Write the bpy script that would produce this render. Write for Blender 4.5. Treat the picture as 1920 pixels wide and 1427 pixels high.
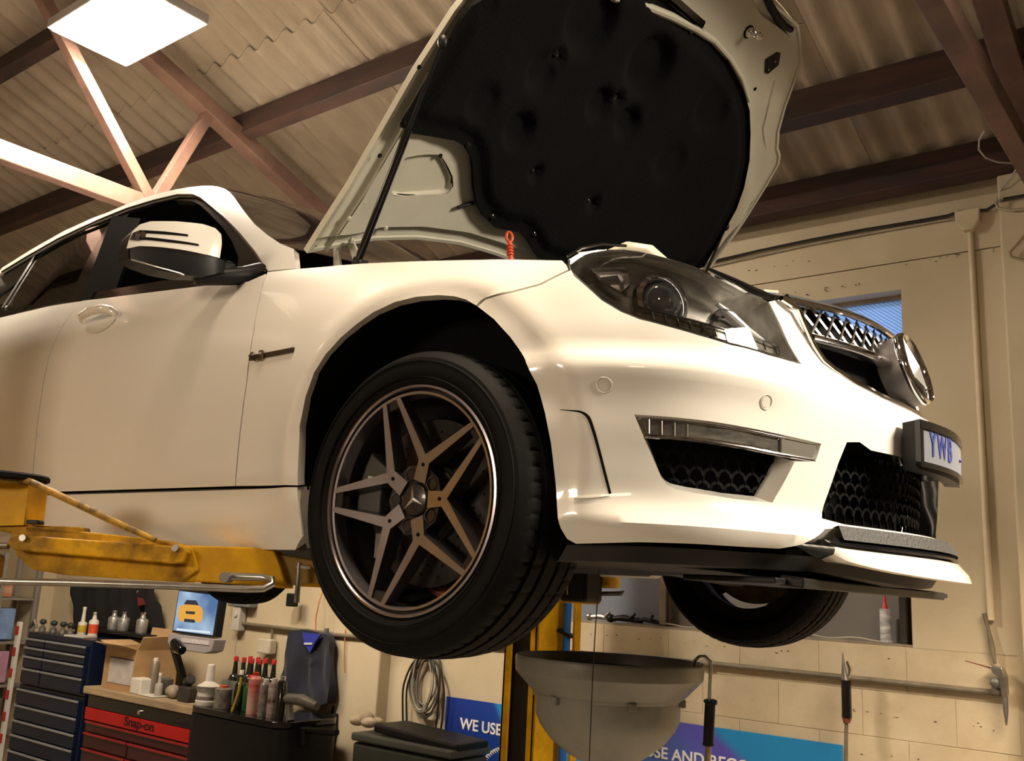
import bpy, math, random
import numpy as np
from math import sin, cos, pi, radians, atan2, hypot, tan
from mathutils import Vector, Matrix, geometry

random.seed(7)
rng = np.random.RandomState(5)
scene = bpy.context.scene
for o in list(bpy.data.objects):
    bpy.data.objects.remove(o)
COL = scene.collection

# ------------------------------------------------------------------ camera
LIFT = 1.72                                   # the car is raised this far off the floor
CAM = np.array([1.416, -2.355, 0.1105 + LIFT])
_yaw, _pitch, _roll = radians(38.5), radians(12.02), radians(3.04)
FPX = 1821.0
_v = np.array([-sin(_yaw)*cos(_pitch), cos(_yaw)*cos(_pitch), sin(_pitch)])
_r = np.array([cos(_yaw), sin(_yaw), 0.0])
_u = np.cross(_r, _v)
_r, _u = _r*cos(_roll) + _u*sin(_roll), _u*cos(_roll) - _r*sin(_roll)
cam_data = bpy.data.cameras.new('camera')
cam_data.sensor_width = 36.0
cam_data.lens = FPX*36.0/1920.0
cam_data.clip_start = 0.05
cam_data.clip_end = 200
cam = bpy.data.objects.new('camera', cam_data)
COL.objects.link(cam)
_m = Matrix.Identity(4)
for i in range(3):
    _m[i][0], _m[i][1], _m[i][2], _m[i][3] = _r[i], _u[i], -_v[i], CAM[i]
cam.matrix_world = _m
scene.camera = cam

# ------------------------------------------------------------------ exposure, sky
scene.view_settings.view_transform = 'Standard'
scene.view_settings.look = 'None'
scene.view_settings.exposure = 0.0
scene.view_settings.gamma = 1.0
scene.view_settings.use_curve_mapping = False
world = bpy.data.worlds.new('world')
scene.world = world
world.use_nodes = True
bg = world.node_tree.nodes['Background']
bg.inputs[0].default_value = (0.42, 0.62, 1.0, 1)
bg.inputs[1].default_value = 1.6

# ------------------------------------------------------------------ lights (lamps out of the frame, some of them added fill)
WARM = (1.0, 0.80, 0.58)
def area(name, loc, target, sx, sy, power, color=WARM):
    l = bpy.data.lights.new(name, 'AREA')
    l.shape = 'RECTANGLE'; l.size = sx; l.size_y = sy
    l.energy = power; l.color = color
    o = bpy.data.objects.new(name, l)
    o.location = loc
    d = Vector(target) - Vector(loc)
    o.rotation_euler = d.to_track_quat('-Z', 'Y').to_euler()
    COL.objects.link(o)
    return o
area('unseen_lamp', (0.25, -1.22, 4.45), (0.22, -1.20, 0.0), 0.8, 0.4, 20).data.spread = radians(70)
area('unseen_lamp', (3.1, 0.55, 3.85), (0.8, -0.3, 2.1), 1.2, 0.6, 50, (1.0, 0.86, 0.67)).data.spread = radians(75)
area('unseen_lamp', (1.45, 0.80, 3.0), (0.8, 1.3, 0.0), 1.2, 0.6, 72).data.spread = radians(95)  # added lamp, cone narrowed to brighten only the lower back wall
area('unseen_lamp', (2.6, -3.4, 3.3), (-.1, -0.9, 2.2), 0.4, 0.4, 6)
area('unseen_lamp', (-0.6, -5.3, 2.9), (-0.6, -0.9, 2.1), 1.2, 0.6, 70)  # added soft fill for the near flank of the car
area('unseen_lamp', (-4.3, 0.1, 3.7), (-4.3, 0.6, 0.0), 1.2, 0.6, 110)  # added lamp that brightens the left part of the back wall
def point_fill(loc, power, radius, color=WARM):
    l = bpy.data.lights.new('ceiling_fill', 'POINT'); l.energy = power; l.color = color; l.shadow_soft_size = radius
    o = bpy.data.objects.new('ceiling_fill', l); o.location = loc; COL.objects.link(o); return o
point_fill((-3.3, -3.2, 3.55), 48, .22)  # unseen point light added to lift the left side of the roof

# ------------------------------------------------------------------ projecting helpers
def ray(px, py):
    return _v + _r*(px - 960.0)/FPX - _u*(py - 713.5)/FPX
def at(px, py, x=None, y=None, z=None):
    """the point of the plane x=, y= or z= seen at a pixel of the photograph"""
    d = ray(px, py)
    if x is not None: t = (x - CAM[0])/d[0]
    elif y is not None: t = (y - CAM[1])/d[1]
    else: t = (z - CAM[2])/d[2]
    return CAM + d*t
def atc(px, py, **k):
    if 'z' in k: k['z'] += LIFT
    p = at(px, py, **k).copy(); p[2] -= LIFT
    return p

# ------------------------------------------------------------------ materials
MATS = {}
def mat(name, color, rough=0.5, metal=0.0, var=0.0, vscale=8.0, bump=0.0, bscale=60.0, coat=0.0,
        color2=None, stretch=None, spec=0.5, sheen=0.0, trans=0.0, ior=1.45, emis=None, estr=0.0, rvar=0.0):
    if name in MATS: return MATS[name]
    m = bpy.data.materials.new(name); m.use_nodes = True
    nt = m.node_tree; N = nt.nodes; L = nt.links
    b = N['Principled BSDF']
    b.inputs['Base Color'].default_value = (*color, 1)
    b.inputs['Roughness'].default_value = rough
    b.inputs['Metallic'].default_value = metal
    b.inputs['Specular IOR Level'].default_value = spec
    b.inputs['Coat Weight'].default_value = coat
    b.inputs['Coat Roughness'].default_value = 0.03
    b.inputs['Sheen Weight'].default_value = sheen
    b.inputs['Transmission Weight'].default_value = trans
    b.inputs['IOR'].default_value = ior
    if emis:
        b.inputs['Emission Color'].default_value = (*emis, 1)
        b.inputs['Emission Strength'].default_value = estr
    tc = N.new('ShaderNodeTexCoord'); mp = N.new('ShaderNodeMapping')
    L.new(tc.outputs['Object'], mp.inputs['Vector'])
    if stretch: mp.inputs['Scale'].default_value = stretch
    n1 = N.new('ShaderNodeTexNoise'); n1.inputs['Scale'].default_value = vscale
    n1.inputs['Detail'].default_value = 6; n1.inputs['Roughness'].default_value = 0.62
    L.new(mp.outputs[0], n1.inputs['Vector'])
    if color2 is None:
        color2 = tuple(c*(1 - var) for c in color)
    if color2 != tuple(color):
        cr = N.new('ShaderNodeValToRGB')
        cr.color_ramp.elements[0].position = 0.36; cr.color_ramp.elements[1].position = 0.66
        cr.color_ramp.elements[0].color = (*color2, 1); cr.color_ramp.elements[1].color = (*color, 1)
        L.new(n1.outputs[0], cr.inputs[0]); L.new(cr.outputs[0], b.inputs['Base Color'])
    if rvar:
        mr = N.new('ShaderNodeMapRange'); mr.inputs['To Min'].default_value = rough - rvar
        mr.inputs['To Max'].default_value = rough + rvar
        L.new(n1.outputs[0], mr.inputs[0]); L.new(mr.outputs[0], b.inputs['Roughness'])
    if bump:
        n2 = N.new('ShaderNodeTexNoise'); n2.inputs['Scale'].default_value = bscale
        n2.inputs['Detail'].default_value = 4
        L.new(mp.outputs[0], n2.inputs['Vector'])
        bp = N.new('ShaderNodeBump'); bp.inputs['Strength'].default_value = bump
        bp.inputs['Distance'].default_value = 0.01
        L.new(n2.outputs[0], bp.inputs['Height']); L.new(bp.outputs[0], b.inputs['Normal'])
    MATS[name] = m
    return m
def glass(name, tint, keep=0.25, rough=0.02):
    """clear or tinted pane: glossy by Fresnel over a tinted see-through"""
    if name in MATS: return MATS[name]
    m = bpy.data.materials.new(name); m.use_nodes = True
    nt = m.node_tree; N = nt.nodes; L = nt.links
    N.remove(N['Principled BSDF'])
    out = N['Material Output']
    tr = N.new('ShaderNodeBsdfTransparent'); tr.inputs[0].default_value = (*[keep*c for c in tint], 1)
    gl = N.new('ShaderNodeBsdfGlossy'); gl.inputs['Roughness'].default_value = rough
    gl.inputs['Color'].default_value = (0.95, 0.95, 0.95, 1)
    fr = N.new('ShaderNodeFresnel'); fr.inputs[0].default_value = 1.5
    nz = N.new('ShaderNodeTexNoise'); nz.inputs['Scale'].default_value = 3.0
    mx = N.new('ShaderNodeMixShader')
    L.new(fr.outputs[0], mx.inputs[0]); L.new(tr.outputs[0], mx.inputs[1]); L.new(gl.outputs[0], mx.inputs[2])
    L.new(mx.outputs[0], out.inputs['Surface'])
    MATS[name] = m
    return m
def emit(name, color, strength):
    m = bpy.data.materials.new(name); m.use_nodes = True
    b = m.node_tree.nodes['Principled BSDF']
    b.inputs['Base Color'].default_value = (0.02, 0.02, 0.02, 1)
    b.inputs['Emission Color'].default_value = (*color, 1)
    b.inputs['Emission Strength'].default_value = strength
    MATS[name] = m
    return m

M_paint = mat('pearl_white_paint', (0.80, 0.775, 0.72), 0.22, coat=1.0, var=0.02, vscale=1.5)
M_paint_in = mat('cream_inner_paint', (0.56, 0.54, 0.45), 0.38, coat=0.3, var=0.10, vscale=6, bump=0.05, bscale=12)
M_black = mat('black_plastic', (0.010, 0.010, 0.011), 0.45, var=0.3, spec=0.3)
M_gloss_black = mat('gloss_black', (0.008, 0.008, 0.009), 0.12, coat=0.5, var=0.2)
M_mesh = mat('black_mesh_plastic', (0.003, 0.003, 0.003), 0.6, var=0.3, spec=0.08)
M_void = mat('dark_cavity', (0.006, 0.006, 0.006), 0.9, var=0.3, spec=0.1)
M_under = mat('underbody_plastic', (0.018, 0.017, 0.016), 0.62, var=0.5, vscale=5, bump=0.2, bscale=9)
M_rubber = mat('tyre_rubber', (0.0045, 0.0045, 0.0048), 0.7, var=0.35, vscale=20, bump=0.05, bscale=90, spec=.14)
M_chrome = mat('chrome', (0.86, 0.86, 0.88), 0.09, 1.0, var=0.06, vscale=20)
M_satin = mat('satin_chrome', (0.62, 0.61, 0.60), 0.3, 1.0, var=0.2, vscale=30)
M_alloy = mat('machined_alloy', (0.50, 0.46, 0.50), 0.30, 1.0, var=0.15, vscale=10)
M_wheel_dark = mat('dark_wheel_paint', (0.030, 0.026, 0.028), 0.32, 0.3, coat=0.4, var=0.25)
M_rim_in = mat('wheel_barrel', (0.022, 0.02, 0.02), 0.5, 0.3, var=0.3, vscale=12)
M_disc = mat('brake_steel', (0.07, 0.065, 0.065), 0.35, 0.9, var=0.5, vscale=18)
M_caliper = mat('caliper_grey', (0.10, 0.10, 0.10), 0.4, 0.3, var=0.3)
M_rust = mat('rusty_red_metal', (0.22, 0.06, 0.03), 0.7, 0.2, var=0.6, vscale=15, bump=0.2)
M_liner = mat('hood_felt', (0.006, 0.006, 0.0065), 0.9, var=0.35, vscale=4, bump=0.35, bscale=240, spec=0.12)
M_red_plastic = mat('orange_red_plastic', (0.75, 0.10, 0.04), 0.35, var=0.15)
M_steel = mat('bare_steel', (0.50, 0.48, 0.45), 0.3, 0.9, var=0.35, vscale=14)
M_dirt_steel = mat('dull_grey_steel', (0.22, 0.21, 0.19), 0.55, 0.5, var=0.4, vscale=14)
M_yellow = mat('yellow_lift_paint', (0.74, 0.40, 0.004), 0.5, color2=(0.46, 0.235, 0.005), vscale=7, bump=0.1, bscale=30, spec=0.25)
M_yellow_dirty = mat('worn_yellow_paint', (0.68, 0.36, 0.006), 0.6, color2=(0.13, 0.07, 0.012), vscale=9, bump=0.25, bscale=40, spec=0.25)
M_tint = glass('tinted_window_glass', (0.8, 0.85, 0.8), 0.18)
M_wind = glass('windscreen_glass', (0.85, 0.95, 0.88), 0.55)
M_lens = glass('headlamp_lens', (1, 1, 1), 0.93)
# ------------------------------------------------------------------ mesh helpers
class G:
    """collects geometry, then links it as ONE mesh object"""
    def __init__(s): s.v = []; s.f = []
    def add(s, v, f):
        n = len(s.v); s.v += [tuple(float(c) for c in p) for p in v]; s.f += [tuple(i + n for i in q) for q in f]
        return s
    def box(s, c, d, rot=None, taper=1.0):
        hx, hy, hz = d[0]/2, d[1]/2, d[2]/2
        P = [Vector((x*hx*(taper if z > 0 else 1), y*hy*(taper if z > 0 else 1), z*hz)) for x in (-1, 1) for y in (-1, 1) for z in (-1, 1)]
        if rot is not None: P = [rot @ p for p in P]
        P = [p + Vector(c) for p in P]
        return s.add(P, [(0, 1, 3, 2), (4, 6, 7, 5), (0, 4, 5, 1), (2, 3, 7, 6), (0, 2, 6, 4), (1, 5, 7, 3)])
    def bar(s, p0, p1, w, h, up=(0, 0, 1)):
        p0 = Vector(p0); p1 = Vector(p1); d = (p1 - p0).normalized()
        side = d.cross(Vector(up))
        if side.length < 1e-4: side = d.cross(Vector((1, 0, 0)))
        side.normalize(); uu = side.cross(d)
        P = [p + side*(a*w/2) + uu*(b*h/2) for p in (p0, p1) for a, b in ((-1, -1), (1, -1), (1, 1), (-1, 1))]
        return s.add(P, [(3, 2, 1, 0), (4, 5, 6, 7), (0, 1, 5, 4), (1, 2, 6, 5), (2, 3, 7, 6), (3, 0, 4, 7)])
    def tube(s, pts, r, n=10, caps=True):
        pts = [Vector(p) for p in pts]
        rs = r if isinstance(r, (list, tuple)) else [r]*len(pts)
        V = []; F = []; prev = None
        for i, p in enumerate(pts):
            a = pts[max(i-1, 0)]; b = pts[min(i+1, len(pts)-1)]
            d = (b - a)
            d = d.normalized() if d.length > 1e-9 else Vector((0, 0, 1))
            if prev is None:
                side = d.cross(Vector((0, 0, 1)))
                if side.length < 1e-3: side = d.cross(Vector((1, 0, 0)))
            else:
                side = prev - d*prev.dot(d)
            side.normalize(); prev = side; up = d.cross(side)
            for k in range(n):
                t = 2*pi*k/n
                V.append(p + (side*cos(t) + up*sin(t))*rs[i])
        for i in range(len(pts)-1):
            for k in range(n):
                F.append((i*n+k, i*n+(k+1) % n, (i+1)*n+(k+1) % n, (i+1)*n+k))
        if caps:
            F.append(tuple(range(n-1, -1, -1))); F.append(tuple((len(pts)-1)*n + k for k in range(n)))
        return s.add(V, F)
    def cyl(s, p0, p1, r0, r1=None, n=20):
        return s.tube([p0, p1], [r0, r0 if r1 is None else r1], n)
    def lathe(s, prof, o=(0, 0, 0), ax=(0, 0, 1), n=32, ang=(0, 2*pi), close=False):
        """prof: (radius, height) along axis ax"""
        a = Vector(ax).normalized(); e1 = a.cross(Vector((0, 0, 1)))
        if e1.length < 1e-3: e1 = Vector((1, 0, 0))
        e1.normalize(); e2 = a.cross(e1); o = Vector(o)
        full = abs(ang[1]-ang[0]-2*pi) < 1e-6; m = n if full else n+1
        V = []; F = []
        for rr, h in prof:
            for k in range(m):
                t = ang[0] + (ang[1]-ang[0])*k/n
                V.append(o + a*h + (e1*cos(t) + e2*sin(t))*rr)
        L = len(prof)
        for i in range(L if close else L-1):
            j = (i+1) % L
            for k in range(n):
                k2 = (k+1) % m
                F.append((i*m+k, i*m+k2, j*m+k2, j*m+k))
        return s.add(V, F)
    def sphere(s, c, r, n=14, m=10):
        r = r if isinstance(r, (tuple, list)) else (r, r, r)
        V = [(c[0], c[1], c[2]-r[2])]; F = []
        for i in range(1, m):
            ph = -pi/2 + pi*i/m
            for k in range(n):
                t = 2*pi*k/n
                V.append((c[0]+r[0]*cos(ph)*cos(t), c[1]+r[1]*cos(ph)*sin(t), c[2]+r[2]*sin(ph)))
        V.append((c[0], c[1], c[2]+r[2]))
        for k in range(n): F.append((0, 1+(k+1) % n, 1+k))
        for i in range(m-2):
            for k in range(n):
                F.append((1+i*n+k, 1+i*n+(k+1) % n, 1+(i+1)*n+(k+1) % n, 1+(i+1)*n+k))
        e = len(V)-1; b = 1+(m-2)*n
        for k in range(n): F.append((e, b+k, b+(k+1) % n))
        return s.add(V, F)
    def prism(s, poly, o, ex, ey, depth):
        """polygon (a,b) in the frame o, ex, ey pushed by +-depth/2 along ex x ey"""
        ex = Vector(ex); ey = Vector(ey); nn = ex.cross(ey).normalized(); o = Vector(o); n = len(poly)
        V = [o + ex*a + ey*b - nn*depth/2 for a, b in poly] + [o + ex*a + ey*b + nn*depth/2 for a, b in poly]
        F = [(i, (i+1) % n, n+(i+1) % n, n+i) for i in range(n)]
        tri = geometry.tessellate_polygon([[Vector((a, b, 0)) for a, b in poly]])
        F += [tuple(t[::-1]) for t in tri] + [tuple(n+i for i in t) for t in tri]
        return s.add(V, F)
    def mirror(s):
        g = G(); g.v = [(x, -y, z) for x, y, z in s.v]; g.f = [q[::-1] for q in s.f]
        return g
    def xform(s, m):
        s.v = [tuple(m @ Vector(p)) for p in s.v]; return s
    def build(s, name, m, parent=None, smooth=True, ang=35, bev=0.0, loc=None, fix=True, bseg=2):
        me = bpy.data.meshes.new(name); me.from_pydata(s.v, [], s.f)
        if fix:
            import bmesh
            bm = bmesh.new(); bm.from_mesh(me)
            bmesh.ops.recalc_face_normals(bm, faces=bm.faces); bm.to_mesh(me); bm.free()
        me.update()
        for mm in (m if isinstance(m, (list, tuple)) else [m]): me.materials.append(mm)
        o = bpy.data.objects.new(name, me); COL.objects.link(o)
        if smooth:
            me.shade_smooth(); me.set_sharp_from_angle(angle=radians(ang))
        if bev:
            b = o.modifiers.new('bevel', 'BEVEL'); b.width = bev; b.segments = bseg; b.limit_method = 'ANGLE'
            b.angle_limit = radians(40)
        if parent is not None:
            o.parent = parent
            if parent.parent is None and not isinstance(parent.data, bpy.types.Mesh):
                o.location = -Vector(parent.location) if parent.get('_world') else (0, 0, 0)
        if loc is not None: o.location = loc
        return o

def empty(name, label, cat, loc=(0, 0, 0), group=None, world=True, rotz=0):
    """an Empty at the thing's base; its parts are given in world coordinates when world is set"""
    o = bpy.data.objects.new(name, None); COL.objects.link(o); o.location = loc
    o.empty_display_size = 0.05; o.rotation_euler = (0, 0, rotz)
    o['label'] = label; o['category'] = cat
    if world: o['_world'] = 1
    if group: o['group'] = group
    return o
def tag(o, label, cat, group=None):
    o['label'] = label; o['category'] = cat
    if group: o['group'] = group
    return o
def struct(o):
    o['kind'] = 'structure'; return o
def dup(root, loc, rotz=0, label=None, scale=None):
    r = root.copy(); COL.objects.link(r); r.location = loc; r.rotation_euler = (0, 0, rotz)
    if label: r['label'] = label
    if scale: r.scale = scale
    for ch in list(root.children):
        c = ch.copy(); COL.objects.link(c); c.parent = r
        for g in list(ch.children):
            d = g.copy(); COL.objects.link(d); d.parent = c
    return r
def catmull(pts, n=8, closed=False):
    P = [np.array(p, float) for p in pts]; out = []
    N = len(P)
    for i in range(N if closed else N-1):
        p0 = P[(i-1) % N] if closed or i > 0 else P[0]; p1 = P[i]; p2 = P[(i+1) % N]
        p3 = P[(i+2) % N] if closed or i < N-2 else P[-1]
        for k in range(n):
            t = k/n
            out.append(0.5*((2*p1) + (-p0+p2)*t + (2*p0-5*p1+4*p2-p3)*t*t + (-p0+3*p1-3*p2+p3)*t**3))
    if not closed: out.append(P[-1])
    return out
def text_obj(name, body, size, m, parent, loc, rot, extrude=0.001, bold=0.0, sx=1.0):
    c = bpy.data.curves.new(name, 'FONT'); c.body = body; c.size = size; c.extrude = extrude
    c.align_x = 'LEFT'; c.offset = bold
    o = bpy.data.objects.new(name, c); COL.objects.link(o)
    dg = bpy.context.evaluated_depsgraph_get(); me = bpy.data.meshes.new_from_object(o.evaluated_get(dg))
    bpy.data.objects.remove(o)
    me.materials.clear(); me.materials.append(m)
    o = bpy.data.objects.new(name, me); COL.objects.link(o)
    o.location = loc; o.rotation_euler = rot; o.scale = (sx, 1, 1)
    if parent is not None:
        o.parent = parent
        if parent.get('_world'): o.location = Vector(loc) - Vector(parent.location)
    return o

# ---- free-form panels: a parametric surface (u, v) -> xyz cut out along outlines
def inside(poly, x, y):
    c = np.zeros(len(x), bool); n = len(poly); j = n-1
    for i in range(n):
        xi, yi = poly[i]; xj, yj = poly[j]
        m = ((yi > y) != (yj > y)) & (x < (xj-xi)*(y-yi)/((yj-yi) if yj != yi else 1e-12)+xi)
        c ^= m; j = i
    return c
def inset(poly, d):
    P = np.array(poly, float); n = len(P)
    A = 0.5*np.sum(P[:, 0]*np.roll(P[:, 1], -1) - np.roll(P[:, 0], -1)*P[:, 1])
    sg = 1 if A > 0 else -1
    out = []
    for i in range(n):
        a = P[i]-P[i-1]; b = P[(i+1) % n]-P[i]
        la = np.hypot(*a); lb = np.hypot(*b)
        if la < 1e-9 or lb < 1e-9: out.append(P[i]); continue
        na = np.array([-a[1], a[0]])/la*sg; nb = np.array([-b[1], b[0]])/lb*sg
        m = na+nb; l = np.hypot(*m)
        if l < 0.3: out.append(P[i]+na*d); continue
        m /= l; k = d/max(0.5, m@na)
        out.append(P[i]+m*k)
    return np.array(out)
def resample(poly, step):
    out = []
    n = len(poly)
    for i in range(n):
        a = np.array(poly[i], float); b = np.array(poly[(i+1) % n], float)
        k = max(1, int(math.ceil(np.hypot(*(b-a))/step)))
        for j in range(k): out.append(a+(b-a)*j/k)
    return np.array(out)
def surf_normal(S, u, v):
    e = 1e-3
    du = S(u+e, v)-S(u-e, v); dv = S(u, v+e)-S(u, v-e)
    n = np.cross(du, dv); l = np.linalg.norm(n, axis=-1)[:, None]; l[l < 1e-12] = 1
    return n/l
def patch(S, outline, holes=(), step=0.025, gap=0.0, depth=0.012, flip=1, off=0.0, g=None):
    """triangulated panel on surface S inside outline, minus holes, edges turned back by depth"""
    out = resample(inset(outline, gap) if gap else outline, step)
    hs = [resample(h, step) for h in holes]
    mn = out.min(0); mx = out.max(0)
    gx, gy = np.meshgrid(np.arange(mn[0], mx[0], step)+step*0.37, np.arange(mn[1], mx[1], step)+step*0.41)
    gx = gx.ravel(); gy = gy.ravel(); k = inside(out, gx, gy)
    for h in hs: k &= ~inside(h, gx, gy)
    gx = gx[k]; gy = gy[k]
    allb = np.vstack([out]+hs)
    d2 = ((gx[:, None]-allb[None, :, 0])**2+(gy[:, None]-allb[None, :, 1])**2).min(1)
    k = d2 > (0.4*step)**2; gx = gx[k]; gy = gy[k]
    V = [Vector((float(a), float(b))) for a, b in allb]; E = []; s0 = 0
    for lp in [out]+hs:
        n = len(lp); E += [(s0+i, s0+(i+1) % n) for i in range(n)]; s0 += n
    V += [Vector((float(a), float(b))) for a, b in zip(gx, gy)]
    r = geometry.delaunay_2d_cdt(V, E, [], 0, 1e-6)
    vv = np.array([(p.x, p.y) for p in r[0]]); ff = np.array([tuple(f) for f in r[2]])
    c = vv[ff].mean(1); keep = inside(out, c[:, 0], c[:, 1])
    for h in hs: keep &= ~inside(h, c[:, 0], c[:, 1])
    ff = ff[keep]
    P = S(vv[:, 0], vv[:, 1]); Nn = surf_normal(S, vv[:, 0], vv[:, 1])*flip
    if off: P = P+Nn*off
    from collections import defaultdict
    cnt = defaultdict(int); dr = {}
    for f in ff:
        for a, b in ((f[0], f[1]), (f[1], f[2]), (f[2], f[0])):
            cnt[(min(a, b), max(a, b))] += 1; dr[(min(a, b), max(a, b))] = (a, b)
    g = g or G(); base = len(P)
    g0V = [tuple(p) for p in P]; F = [tuple(int(i) for i in f) for f in ff]
    if depth:
        idx = {}
        for e, kx in cnt.items():
            if kx == 1:
                a, b = dr[e]
                for q in (a, b):
                    if q not in idx:
                        idx[q] = base+len(idx); g0V.append(tuple(P[q]-Nn[q]*depth))
                F.append((int(b), int(a), idx[a], idx[b]))
    return g.add(g0V, F)
def inv(pts, S, ur, vr, n=(240, 50), O=None):
    """surface coordinates of the points of S that the photograph shows at these pixels"""
    O = CAR_CAM if O is None else O
    gu, gz = np.meshgrid(np.linspace(*ur, n[0]), np.linspace(*vr, n[1])); gu = gu.ravel(); gz = gz.ravel()
    W = S(gu, gz)-O; out = []
    for p in pts:
        d = ray(*p); t = W@d/(d@d); dist = np.linalg.norm(W-t[:, None]*d, axis=1)
        idx = np.where(dist < dist.min()+.02)[0]; k = idx[np.argmin(dist[idx]+.05*t[idx])]
        x = np.array([gu[k], gz[k]])
        for it in range(8):
            e = 1e-4
            Q = S(np.array([x[0], x[0]+e, x[0]]), np.array([x[1], x[1], x[1]+e]))-O
            z = Q@_v; w = np.stack([Q@_r/z-d@_r, Q@_u/z-d@_u], 1)
            J = np.stack([(w[1]-w[0])/e, (w[2]-w[0])/e], 1)
            st = np.linalg.lstsq(J, -w[0], rcond=None)[0]
            x = x+np.clip(st, -.05, .05)
            if abs(st).max() < 1e-5: break
        out.append(x)
    return np.array(out)
CAR_CAM = np.array([CAM[0], CAM[1], CAM[2]-LIFT])
# ------------------------------------------------------------------ the room
M_wall = mat('cream_wall_paint', (0.54, 0.46, 0.325), 0.62, color2=(0.45, 0.375, 0.255), vscale=1.4, bump=0.25, bscale=14)
M_block = mat('cream_painted_block', (0.55, 0.465, 0.325), 0.62, color2=(0.44, 0.36, 0.24), vscale=3.5, bump=0.5, bscale=9)
M_joint = mat('painted_mortar', (0.60, 0.49, 0.32), 0.8, var=0.22, vscale=9)
M_floor = mat('stained_concrete', (0.36, 0.32, 0.27), 0.55, color2=(0.24, 0.21, 0.18), vscale=1.2, bump=0.15, bscale=20)
M_sheet = mat('weathered_roof_sheet', (0.41, 0.335, 0.255), 0.85, color2=(0.28, 0.225, 0.165), vscale=1.3, stretch=(3, 0.9, 0.9), bump=0.2, bscale=30)
M_purlin = mat('dark_timber_purlin', (0.020, 0.013, 0.011), 0.7, color2=(0.055, 0.024, 0.018), vscale=2.5, stretch=(1, 6, 6), bump=0.2)
M_red_steel = mat('red_oxide_steel', (0.17, 0.095, 0.07), 0.5, color2=(0.10, 0.055, 0.042), vscale=5, bump=0.15)
M_frost = mat('dim_frosted_pane', (0.20, 0.185, 0.17), 0.5, var=0.15, vscale=3)
M_frost_blue = mat('blue_grey_frosted_pane', (0.17, 0.19, 0.24), 0.45, var=0.12, vscale=3)
M_frame = mat('grimy_window_frame', (0.27, 0.22, 0.16), 0.6, var=0.35, vscale=9)
M_dirt = mat('black_grime', (0.035, 0.03, 0.025), 0.9, var=0.5)
M_cream_pipe = mat('cream_conduit', (0.62, 0.52, 0.36), 0.5, var=0.15)
M_cable_black = mat('black_cable', (0.015, 0.014, 0.013), 0.5, var=0.3)
M_cable_pale = mat('dusty_pale_cable', (0.42, 0.38, 0.30), 0.6, var=0.3)
M_pipe_grey = mat('dusty_grey_pipe', (0.20, 0.17, 0.12), 0.6, 0.2, var=0.4)

YW = 2.3
X0, X1, YF = -9.5, 6.0, -7.5
floor = struct(G().box((-1.75, -2.6, -0.1), (15.5+0.6, 10.4, 0.2)).build('floor', M_floor, smooth=False))
# back wall with its window opening (x -2.35..0.08, z 1.66..3.335)
WX0, WX1, WZ0, WZ1 = -2.35, 0.08, 1.66, 3.335
wall = bpy.data.objects.new('wall_back', None); COL.objects.link(wall); wall.location = (0, YW, 0); wall['kind'] = 'structure'; wall['_world'] = 1
g = G()
T = 0.26
def wbox(g, x0, x1, z0, z1, y0=YW, y1=YW+T): g.box(((x0+x1)/2, (y0+y1)/2, (z0+z1)/2), (x1-x0, y1-y0, z1-z0))
BX0, BX1 = -1.95, 0.50                   # blockwork seen below the window
wbox(g, X0, BX0, 0, WZ0); wbox(g, BX1, X1, 0, WZ0); wbox(g, BX0, BX1, 0, 0.86)
wbox(g, X0, WX0, WZ0, WZ1); wbox(g, WX1, X1, WZ0, WZ1)
wbox(g, X0, X1, WZ1, 3.47); 
wbox(g, X0, X1, 3.474, 3.66, YW-0.006); wbox(g, X0, X1, 3.664, 3.86, YW+0.012)
g.build('render_coat', M_wall, wall, smooth=False)
g = G(); wbox(g, BX0, BX1, 0.86, WZ0, YW+0.003, YW+T-.01); g.build('mortar', M_joint, wall, smooth=False)
# painted blocks, laid in half bond, 20 cm courses
blk = None; zz = WZ0
for row in range(4):
    x = BX0 - (0.0 if row % 2 == 0 else 0.2)
    while x < BX1-.02:
        a = max(x, BX0); b = min(x+0.40, BX1)
        if b-a > .05:
            gb = G(); wbox(gb, a+.0008, b-.0008, zz-.20+.0012, zz-.0012, YW+rng.uniform(-.0006, .0008), YW+.1)
            gb.build('block', M_block, wall, smooth=False, bev=0.0015)
        x += 0.40
    zz -= 0.20
# piers
g = G(); wbox(g, 0.545, 1.05, 0, 3.9, YW-.11, YW+.01); g.build('pier', M_wall, wall, smooth=False, bev=0.012)
g = G(); wbox(g, -3.62, -3.16, 0, 3.9, YW-.10, YW+.01); g.build('pier', M_wall, wall, smooth=False, bev=0.012)
g = G(); wbox(g, -8.3, -7.55, 0, 3.9, YW-.12, YW+.01); g.build('pier', M_wall, wall, smooth=False, bev=0.012)
# grime along the lintel joint and on the blockwork, as the chipped paint it is
g = G()
for x0, x1, z, n in ((-1.05, -.1, 3.385, 26), (.1, .5, 3.455, 12), (-1.3, -.3, 3.56, 6), (-1.7, .4, 1.36, 22), (-1.5, .45, 1.18, 26), (-.6, .5, 1.0, 14), (-1.9, .1, 1.60, 16)):
    for i in range(n):
        x = rng.uniform(x0, x1); w = rng.uniform(.003, .010); h = rng.uniform(.0015, .004)
        k = 7; ph = rng.uniform(0, 6)
        g.prism([(w*cos(2*pi*j/k)*(.6+.4*sin(3*j+ph)), h*sin(2*pi*j/k)*(.7+.3*cos(2*j+ph))) for j in range(k)],
                (x, YW-.0085 if z > 1.7 else YW-.001, z+rng.uniform(-.012, .012)), (1, 0, 0), (0, 0, 1), .0024)
o = g.build('paint_chips', M_dirt, wall, smooth=False); o['kind'] = 'stuff'
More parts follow.
